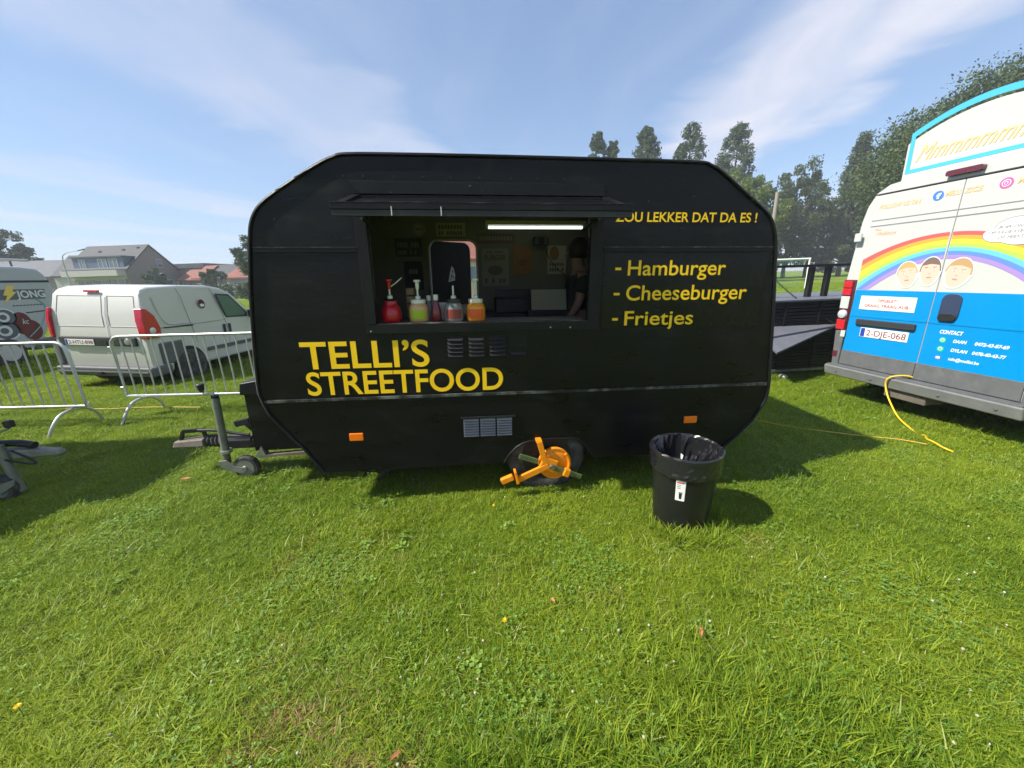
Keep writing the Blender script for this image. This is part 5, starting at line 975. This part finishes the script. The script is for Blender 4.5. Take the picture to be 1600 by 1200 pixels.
ch = flat(disc(Y(9.05), .95, .20, .26), M_cherry, jv, jm(.005), 'cherry'); flat(disc(Y(9.20), .78, .20, .24), M_cherry, jv, jm(.007), 'cherry'); lettering('kc', Y(9.06), Y(9.19), .93, .12, M_silver, ch, jm(.010), .0, .3)
mb = MB(); mb.tube([(.006, Y(a), z) for a, z in catmull([(9.48, 1.50), (9.62, 1.32), (9.52, 1.05), (9.38, .85), (9.1, .62)], 5)], .012, 6); mb.build('cherry_stem', M_stem, jv)
for (cy, cz, ra, rb) in ((8.78, 1.12, .22, .20), (8.72, .82, .26, .22)):
    o_ = flat(disc(Y(cy), cz, ra, rb), M_silver, jv, jm(.005), 'wheel_graphic'); flat(disc(Y(cy), cz, ra * .85, rb * .85), M_band, o_, jm(.007), 'graphic_ring'); flat(disc(Y(cy) - .02, cz, ra * .5, rb * .55), M_silver, o_, jm(.009), 'graphic_disc'); flat(disc(Y(cy) - .03, cz, ra * .3, rb * .3), M_band, o_, jm(.011), 'graphic_hub')
for i in range(9): flat([(Y(9.0) + i * .065, 1.345), (Y(9.0) + i * .065 + .05, 1.343), (Y(9.0) + i * .065 + .05, 1.37), (Y(9.0) + i * .065, 1.372)], M_band, jv, jm(.005), 'fine_print')
flat([(Y(9.2), 1.17), (Y(9.75), 1.20), (Y(9.75), 1.225), (Y(9.2), 1.195)], M_seam, jv, jm(.005), 'door_rail')
rk = MB(); rk.tube([(-.3, -4.5, 2.40), (-.3, -.15, 2.40)], .03, 8).tube([(-1.7, -4.5, 2.40), (-1.7, -.15, 2.40)], .03, 8); rk = rk.build('roof_rack', M_frame, jv, smooth=40)
for y in (-4, -2.5, -1.0, -.5): MB().tube([(-.3, y, 2.24), (-.3, y, 2.40)], .02, 6).tube([(-1.7, y, 2.24), (-1.7, y, 2.40)], .02, 6).build('rack_foot', M_greyplastic, rk)
MB().bx(-2.0, .03, -.85, -.38, .30, .55).build('bumper', M_greyplastic, jv, bevel=.04)
for y in (-1.35, -4.3):
    for x in (-.1, -1.9):
        t_ = MB().lathe([(.2, -.1), (.3, -.11), (.335, -.08), (.335, .08), (.3, .11), (.2, .1)], 28, (x, y, .335), 'x').build('tyre', M_rubber, jv, smooth=50); MB().lathe([(.2, .112), (.05, .09), (0, .09)], 20, (x, y, .335), 'x').build('rim', M_rim, t_, smooth=40)

# ================================================================== CROWD BARRIERS
def barrier(loc, rz, ln, label, nb_, feet):
    r = empty('crowd_barrier', loc, (0, 0, R(rz)), label, 'barrier', 'crowd barriers on the grass'); z0, z1, rad = .30, 1.08, .019; c = .12
    fr_ = [(0, 0, z0), (0, 0, z1 - c)] + [(c - c * math.cos(R(a)), 0, z1 - c + c * math.sin(R(a))) for a in (30, 60)] + [(c, 0, z1), (ln - c, 0, z1)] + [(ln - c + c * math.sin(R(a)), 0, z1 - c + c * math.cos(R(a))) for a in (30, 60)] + [(ln, 0, z1 - c), (ln, 0, z0)]
    MB().tube(fr_, rad, 10, True).build('frame', M_barrier, r, smooth=50)
    for i in range(nb_): x = ln * (i + 1) / (nb_ + 1); MB().cyl((x, 0, z0 + .015), (x, 0, z1 - .015), .0085, n=8).build('bar', M_barrier, r, smooth=50)
    for x in feet: MB().tube(catmull([(x - .03, -.30, .0), (x, -.24, .14), (x, -.14, .235), (x, 0, .265), (x, .14, .235), (x, .24, .14), (x - .03, .30, .0)], 4), .017, 8).build('foot', M_barrier, r, smooth=50)
    for z in (.42, .95): MB().tube([(0, 0, z), (-.05, 0, z), (-.055, 0, z - .05)], .008, 6).build('hook', M_barrier, r, smooth=50)
    MB().bx(ln + .005, ln + .05, -.012, .012, .31, .35).build('lug', M_barrier, r)
barrier((-5.06, 4.78, 0), -2, 2.3, 'zinc crowd barrier between the small white van and the caravan nose', 16, (.18, 2.1))
barrier((-7.28, 4.45, 0), -2, 2.12, 'zinc crowd barrier standing in front of the cherry graphics van', 15, (.2, 1.93))

# ================================================================== NEIGHBOURING TRAILER
nt_ = empty('box_trailer', (-5.35, 2.5, 0), (0, 0, R(4)), 'grey steel trailer drawbar with jockey wheel, its body beyond the picture', 'trailer')
MB().bx(-3.6, 0, -1.1, .98, .45, 2.12).build('body', mat('trailer_grey', (.32, .33, .35), .5), nt_, bevel=.03); MB().bx(-3.2, .12, -.35, .95, 2.121, 2.42).build('roof_box', M_icewhite, nt_, bevel=.03)
dbn = MB().bar((0, -.6, .42), (1.0, .24, .38), .07, .09).bar((0, .95, .42), (1.0, .36, .38), .07, .09).bx(.85, 1.30, .25, .35, .345, .405).build('drawbar', M_rusty, nt_)
MB().hexa([(1.28, .24, .34), (1.62, .26, .345), (1.28, .36, .34), (1.62, .34, .345), (1.28, .24, .425), (1.60, .27, .39), (1.28, .36, .425), (1.60, .33, .39)]).build('coupling_head', M_tubesteel, dbn, bevel=.015)
MB().tube(catmull([(.95, .30, .43), (1.15, .30, .46), (1.3, .30, .46), (1.42, .30, .435)], 5), [.03] * 16, 8).build('coupling_handle', M_blackmetal, dbn, smooth=50)
MB().tube(catmull([(1.1, .24, .42), (1.28, .22, .34), (1.45, .24, .30), (1.3, .24, .42)], 5), .008, 6).build('breakaway_cable', M_blackmetal, dbn)
jn = MB().tube([(1.25, .24, .06), (1.22, .24, .47)], .032, 14).build('jockey_tube', M_tubesteel, nt_, smooth=40); MB().tube([(1.22, .24, .47), (1.22, .24, .53), (1.25, .24, .575), (1.38, .22, .62)], .008, 6).build('crank_handle', M_steel, jn, smooth=50); MB().box((1.39, .22, .655), (.05, .05, .06)).build('crank_knob', M_blackplastic, jn, bevel=.012)
MB().prism([(1.23, .17), (1.33, .20), (1.31, .15), (1.17, .07), (1.13, .11)], .16, .17).build('wheel_fork', M_steel, jn)
jt = MB().lathe([(.06, -.035), (.105, -.035), (.115, -.015), (.115, .015), (.105, .035), (.06, .035)], 26, (1.16, .21, .113), 'y').build('jockey_wheel', M_rubber, nt_, smooth=50); MB().lathe([(.075, -.036), (.05, -.02), (0, -.03)], 20, (1.16, .21, .113), 'y').build('wheel_disc', M_tubesteel, jt, smooth=40)
for y in (-1.0, .9):
    for x in (-2.2,): MB().lathe([(.15, -.09), (.30, -.08), (.31, .08), (.15, .09)], 28, (x, y, .31), 'y').build('wheel', M_rubber, nt_, smooth=50)

# ================================================================== BLACK SLATTED BAR TRAILER
bt = empty('bar_trailer', (4.0, 5.82, 0), (0, 0, R(6)), 'black slatted bar trailer with fold-out shelf and railing behind the caravan', 'trailer')
M_slatb = mat('black_slat', (.014, .015, .018), .4, var=.3, vscale=4); M_shelf = mat('grey_shelf', (.13, .135, .16), .45, var=.12, vscale=5)
MB().bx(-.9, 3.4, .04, 1.6, .10, 1.16).build('box', M_dark, bt); MB().bx(-.92, 3.42, -.03, 1.62, 1.161, 1.185).build('top', M_shelf, bt)
for i in range(12): MB().bx(-.9, 3.4, .0, .035, .10 + i * .052, .142 + i * .052).build('slat', M_slatb, bt)
for i in range(7): MB().bx(-.9, 3.4, .0, .035, .80 + i * .052, .842 + i * .052).build('slat', M_slatb, bt)
for x in (.22, .80, 2.2): MB().bx(x, x + .03, -.012, -.001, .10, 1.16).build('upright', M_blackmetal, bt)
MB().bx(-.9, 3.4, -.03, .04, .06, .098).build('bottom_rail', M_steel, bt)
MB().hexa([(-.35, -.62, .50), (1.12, -.04, .755), (-.35, .0, .775), (1.25, .0, .765), (-.35, -.62, .525), (1.12, -.04, .775), (-.35, .0, .795), (1.25, .0, .785)]).build('shelf', M_shelf, bt)
for x in (.16, .98, 1.28, 3.3): MB().bx(x, x + .07, .45, .52, 1.186, 1.66).build('post', M_blackmetal, bt)
MB().bx(-.9, 3.4, .44, .53, 1.661, 1.70).build('top_rail', M_blackmetal, bt)
ch_a, ch_b = Vector((.17, .42, 1.60)), Vector((1.05, -.06, .80)); nl = 30
for i in range(nl):
    t = (i + .5) / nl; p = ch_a.lerp(ch_b, t) - Vector((0, 0, .05 * math.sin(math.pi * t))); d = (ch_b - ch_a).normalized(); u_ = d.orthogonal().normalized() if i % 2 else d.cross(d.orthogonal()).normalized()
    MB().tube([p + d * (.026 * math.cos(a)) + u_ * (.012 * math.sin(a)) for a in (R(60 * j) for j in range(6))], .0045, 5, True).build('chain_link', M_blackmetal, bt)
for x in (-.4, 2.6): MB().lathe([(.1, -.08), (.24, -.08), (.25, .08), (.1, .08)], 24, (x, .2, .25), 'y').build('wheel', M_rubber, bt, smooth=50)
o = MB().cyl((3.60, 5.45, 0), (3.58, 5.45, 2.62), .022, n=10).build('thin_pole', mat('pale_pole', (.30, .27, .22), .6), smooth=40); tag(o, 'thin pale upright pole beside the caravan corner', 'pole')

# ================================================================== FOOTBALL GOAL
ga = empty('football_goal', (21.3, 31.6, 0), (0, 0, R(-22)), 'white football goal with green net on the far field', 'goal')
M_goal = mat('goal_white', (.75, .75, .74), .4); M_net = mat('green_net', (.12, .34, .24), .7)
for x in (0, 2.35): MB().cyl((x, 0, 0), (x, 0, 2.32), .06, n=10).build('post', M_goal, ga, smooth=40)
MB().cyl((-.06, 0, 2.34), (2.41, 0, 2.34), .06, n=10).build('crossbar', M_goal, ga, smooth=40)
for x in (0, 2.35): MB().tube(catmull([(x, 0, 2.34), (x, .8, 2.30), (x + .05, 1.3, 2.0), (x, 1.35, 1.7)], 5), .03, 8).build('stay', M_goal, ga, smooth=40)
nm_ = MB()
for i in range(20): x = 2.35 * i / 19; nm_.tube([(x, .02, 2.3), (x, .9, 2.2), (x, 1.4, 1.2), (x, 1.6, 0)], .006, 3)
for p, q in (((.02, 2.3), (.9, 2.2)), ((.9, 2.2), (1.4, 1.2)), ((1.4, 1.2), (1.6, 0))):
    for j in range(7): t = j / 7; nm_.tube([(0, p[0] + (q[0] - p[0]) * t, p[1] + (q[1] - p[1]) * t), (2.35, p[0] + (q[0] - p[0]) * t, p[1] + (q[1] - p[1]) * t)], .006, 3)
nm_.build('net', M_net, ga)['kind'] = 'stuff'

# ================================================================== SMALL THINGS ON THE LAWN
M_dand = mat('dandelion_yellow', (.85, .55, .01), .6); M_leafd = mat('dead_leaf', (.36, .15, .06), .7, var=.25, vscale=40); M_stemg = mat('flower_stem', (.12, .2, .04), .6)
for (x, y, lab) in ((-.16, 2.38, 'yellow dandelion in front of the clamped wheel'), (-.07, 1.43, 'small yellow dandelion in the open lawn below the wheel'), (-2.0, 1.11, 'yellow dandelion beside pale weeds at the lawn edge'), (2.36, 4.02, 'yellow flower in the caravan shadow by the thin cord')):
    r = empty('dandelion', (x, y, 0), (0, 0, 0), lab, 'flower', 'dandelions in the lawn'); MB().tube([(0, 0, 0), (.004, 0, .04), (0, 0, .07)], .0016, 5).build('stem', M_stemg, r); fl_ = MB()
    for k_ in range(3):
        for i in range(12):
            a_ = R(30 * i + 12 * k_); rr = .012 - .003 * k_; fl_.add([(0, 0, .07 + .003 * k_), (rr * math.cos(a_ - .16), rr * math.sin(a_ - .16), .074 + .004 * k_), (rr * math.cos(a_ + .16), rr * math.sin(a_ + .16), .074 + .004 * k_)], [(0, 1, 2)])
    fl_.build('flower_head', M_dand, r, fix=False)
for (x, y, rz, s_, lab) in ((.83, 1.37, 70, .03, 'narrow brown fallen leaf in the middle of the lawn'), (-2.86, 2.96, 20, .045, 'tan fallen leaf at the edge of the trailer shadow'), (.16, 1.56, 130, .022, 'curled brown scrap of leaf in the lawn'), (-.45, .93, 40, .022, 'tiny orange-brown leaf near the dry patch')):
    mb = MB(); k = 6
    for i in range(k + 1): t = i / k; w = .34 * s_ * math.sin(math.pi * min(.97, t * .9 + .06)); mb.v += [((t - .5) * 2 * s_, -w, .055 + .25 * w + .006 * math.sin(5 * t)), ((t - .5) * 2 * s_, 0, .052), ((t - .5) * 2 * s_, w, .055 + .25 * w)]
    for i in range(k): a_ = 3 * i; mb.f += [(a_, a_ + 1, a_ + 4, a_ + 3), (a_ + 1, a_ + 2, a_ + 5, a_ + 4)]
    o = mb.build('fallen_leaf', M_leafd, fix=False); o.location = (x, y, 0); o.rotation_euler = (R(8), R(-6), R(rz)); tag(o, lab, 'leaf')
M_cf = mat('clover_flower', (.42, .40, .27), .7, var=.2); cf = MB(); rnd = random.Random(12)
for i in range(260):
    y = .9 + 7 * rnd.random() ** 1.5; x = rnd.uniform(-1.45, 1.45) * (y + .3); zc_ = rnd.uniform(.025, .045); s_ = rnd.uniform(.004, .0075)
    cf.lathe([(0, -s_ * .8), (s_ * .8, -s_ * .3), (s_, .2 * s_), (s_ * .6, .8 * s_), (0, s_)], 6, (x, y, zc_)); cf.tube([(x, y, 0), (x, y, zc_)], .0012, 3)
o = cf.build('clover_flowers', M_cf, smooth=80); tag(o, 'pale clover flower heads dotted over the lawn', 'clover', kind='stuff')
rk_ = MB(); rnd = random.Random(5); rk_.lathe([(0, -.03), (.05, -.02), (.06, .01), (.04, .035), (0, .045)], 10, (0, 0, .04)); o = rk_.build('pale_stone', mat('pale_stone', (.5, .48, .42), .8), smooth=60); o.location = (4.2, 5.62, 0); tag(o, 'small pale stone at the foot of the black bar trailer', 'stone')

# ================================================================== AIR
hz_m = bpy.data.materials.new('haze'); hz_m.use_nodes = True; nt = hz_m.node_tree; nt.nodes.clear()
o_ = nt.nodes.new('ShaderNodeOutputMaterial'); pv = nt.nodes.new('ShaderNodeVolumePrincipled'); pv.inputs['Color'].default_value = (.86, .92, 1.0, 1); pv.inputs['Density'].default_value = 0.0013; pv.inputs['Anisotropy'].default_value = 0.0
nt.links.new(pv.outputs[0], o_.inputs['Volume'])
hb = MB().bx(-255, 255, -255, 255, -1, 27.5).build('haze', hz_m); tag(hb, 'thin summer haze in the air over the meadow', 'haze', kind='stuff')
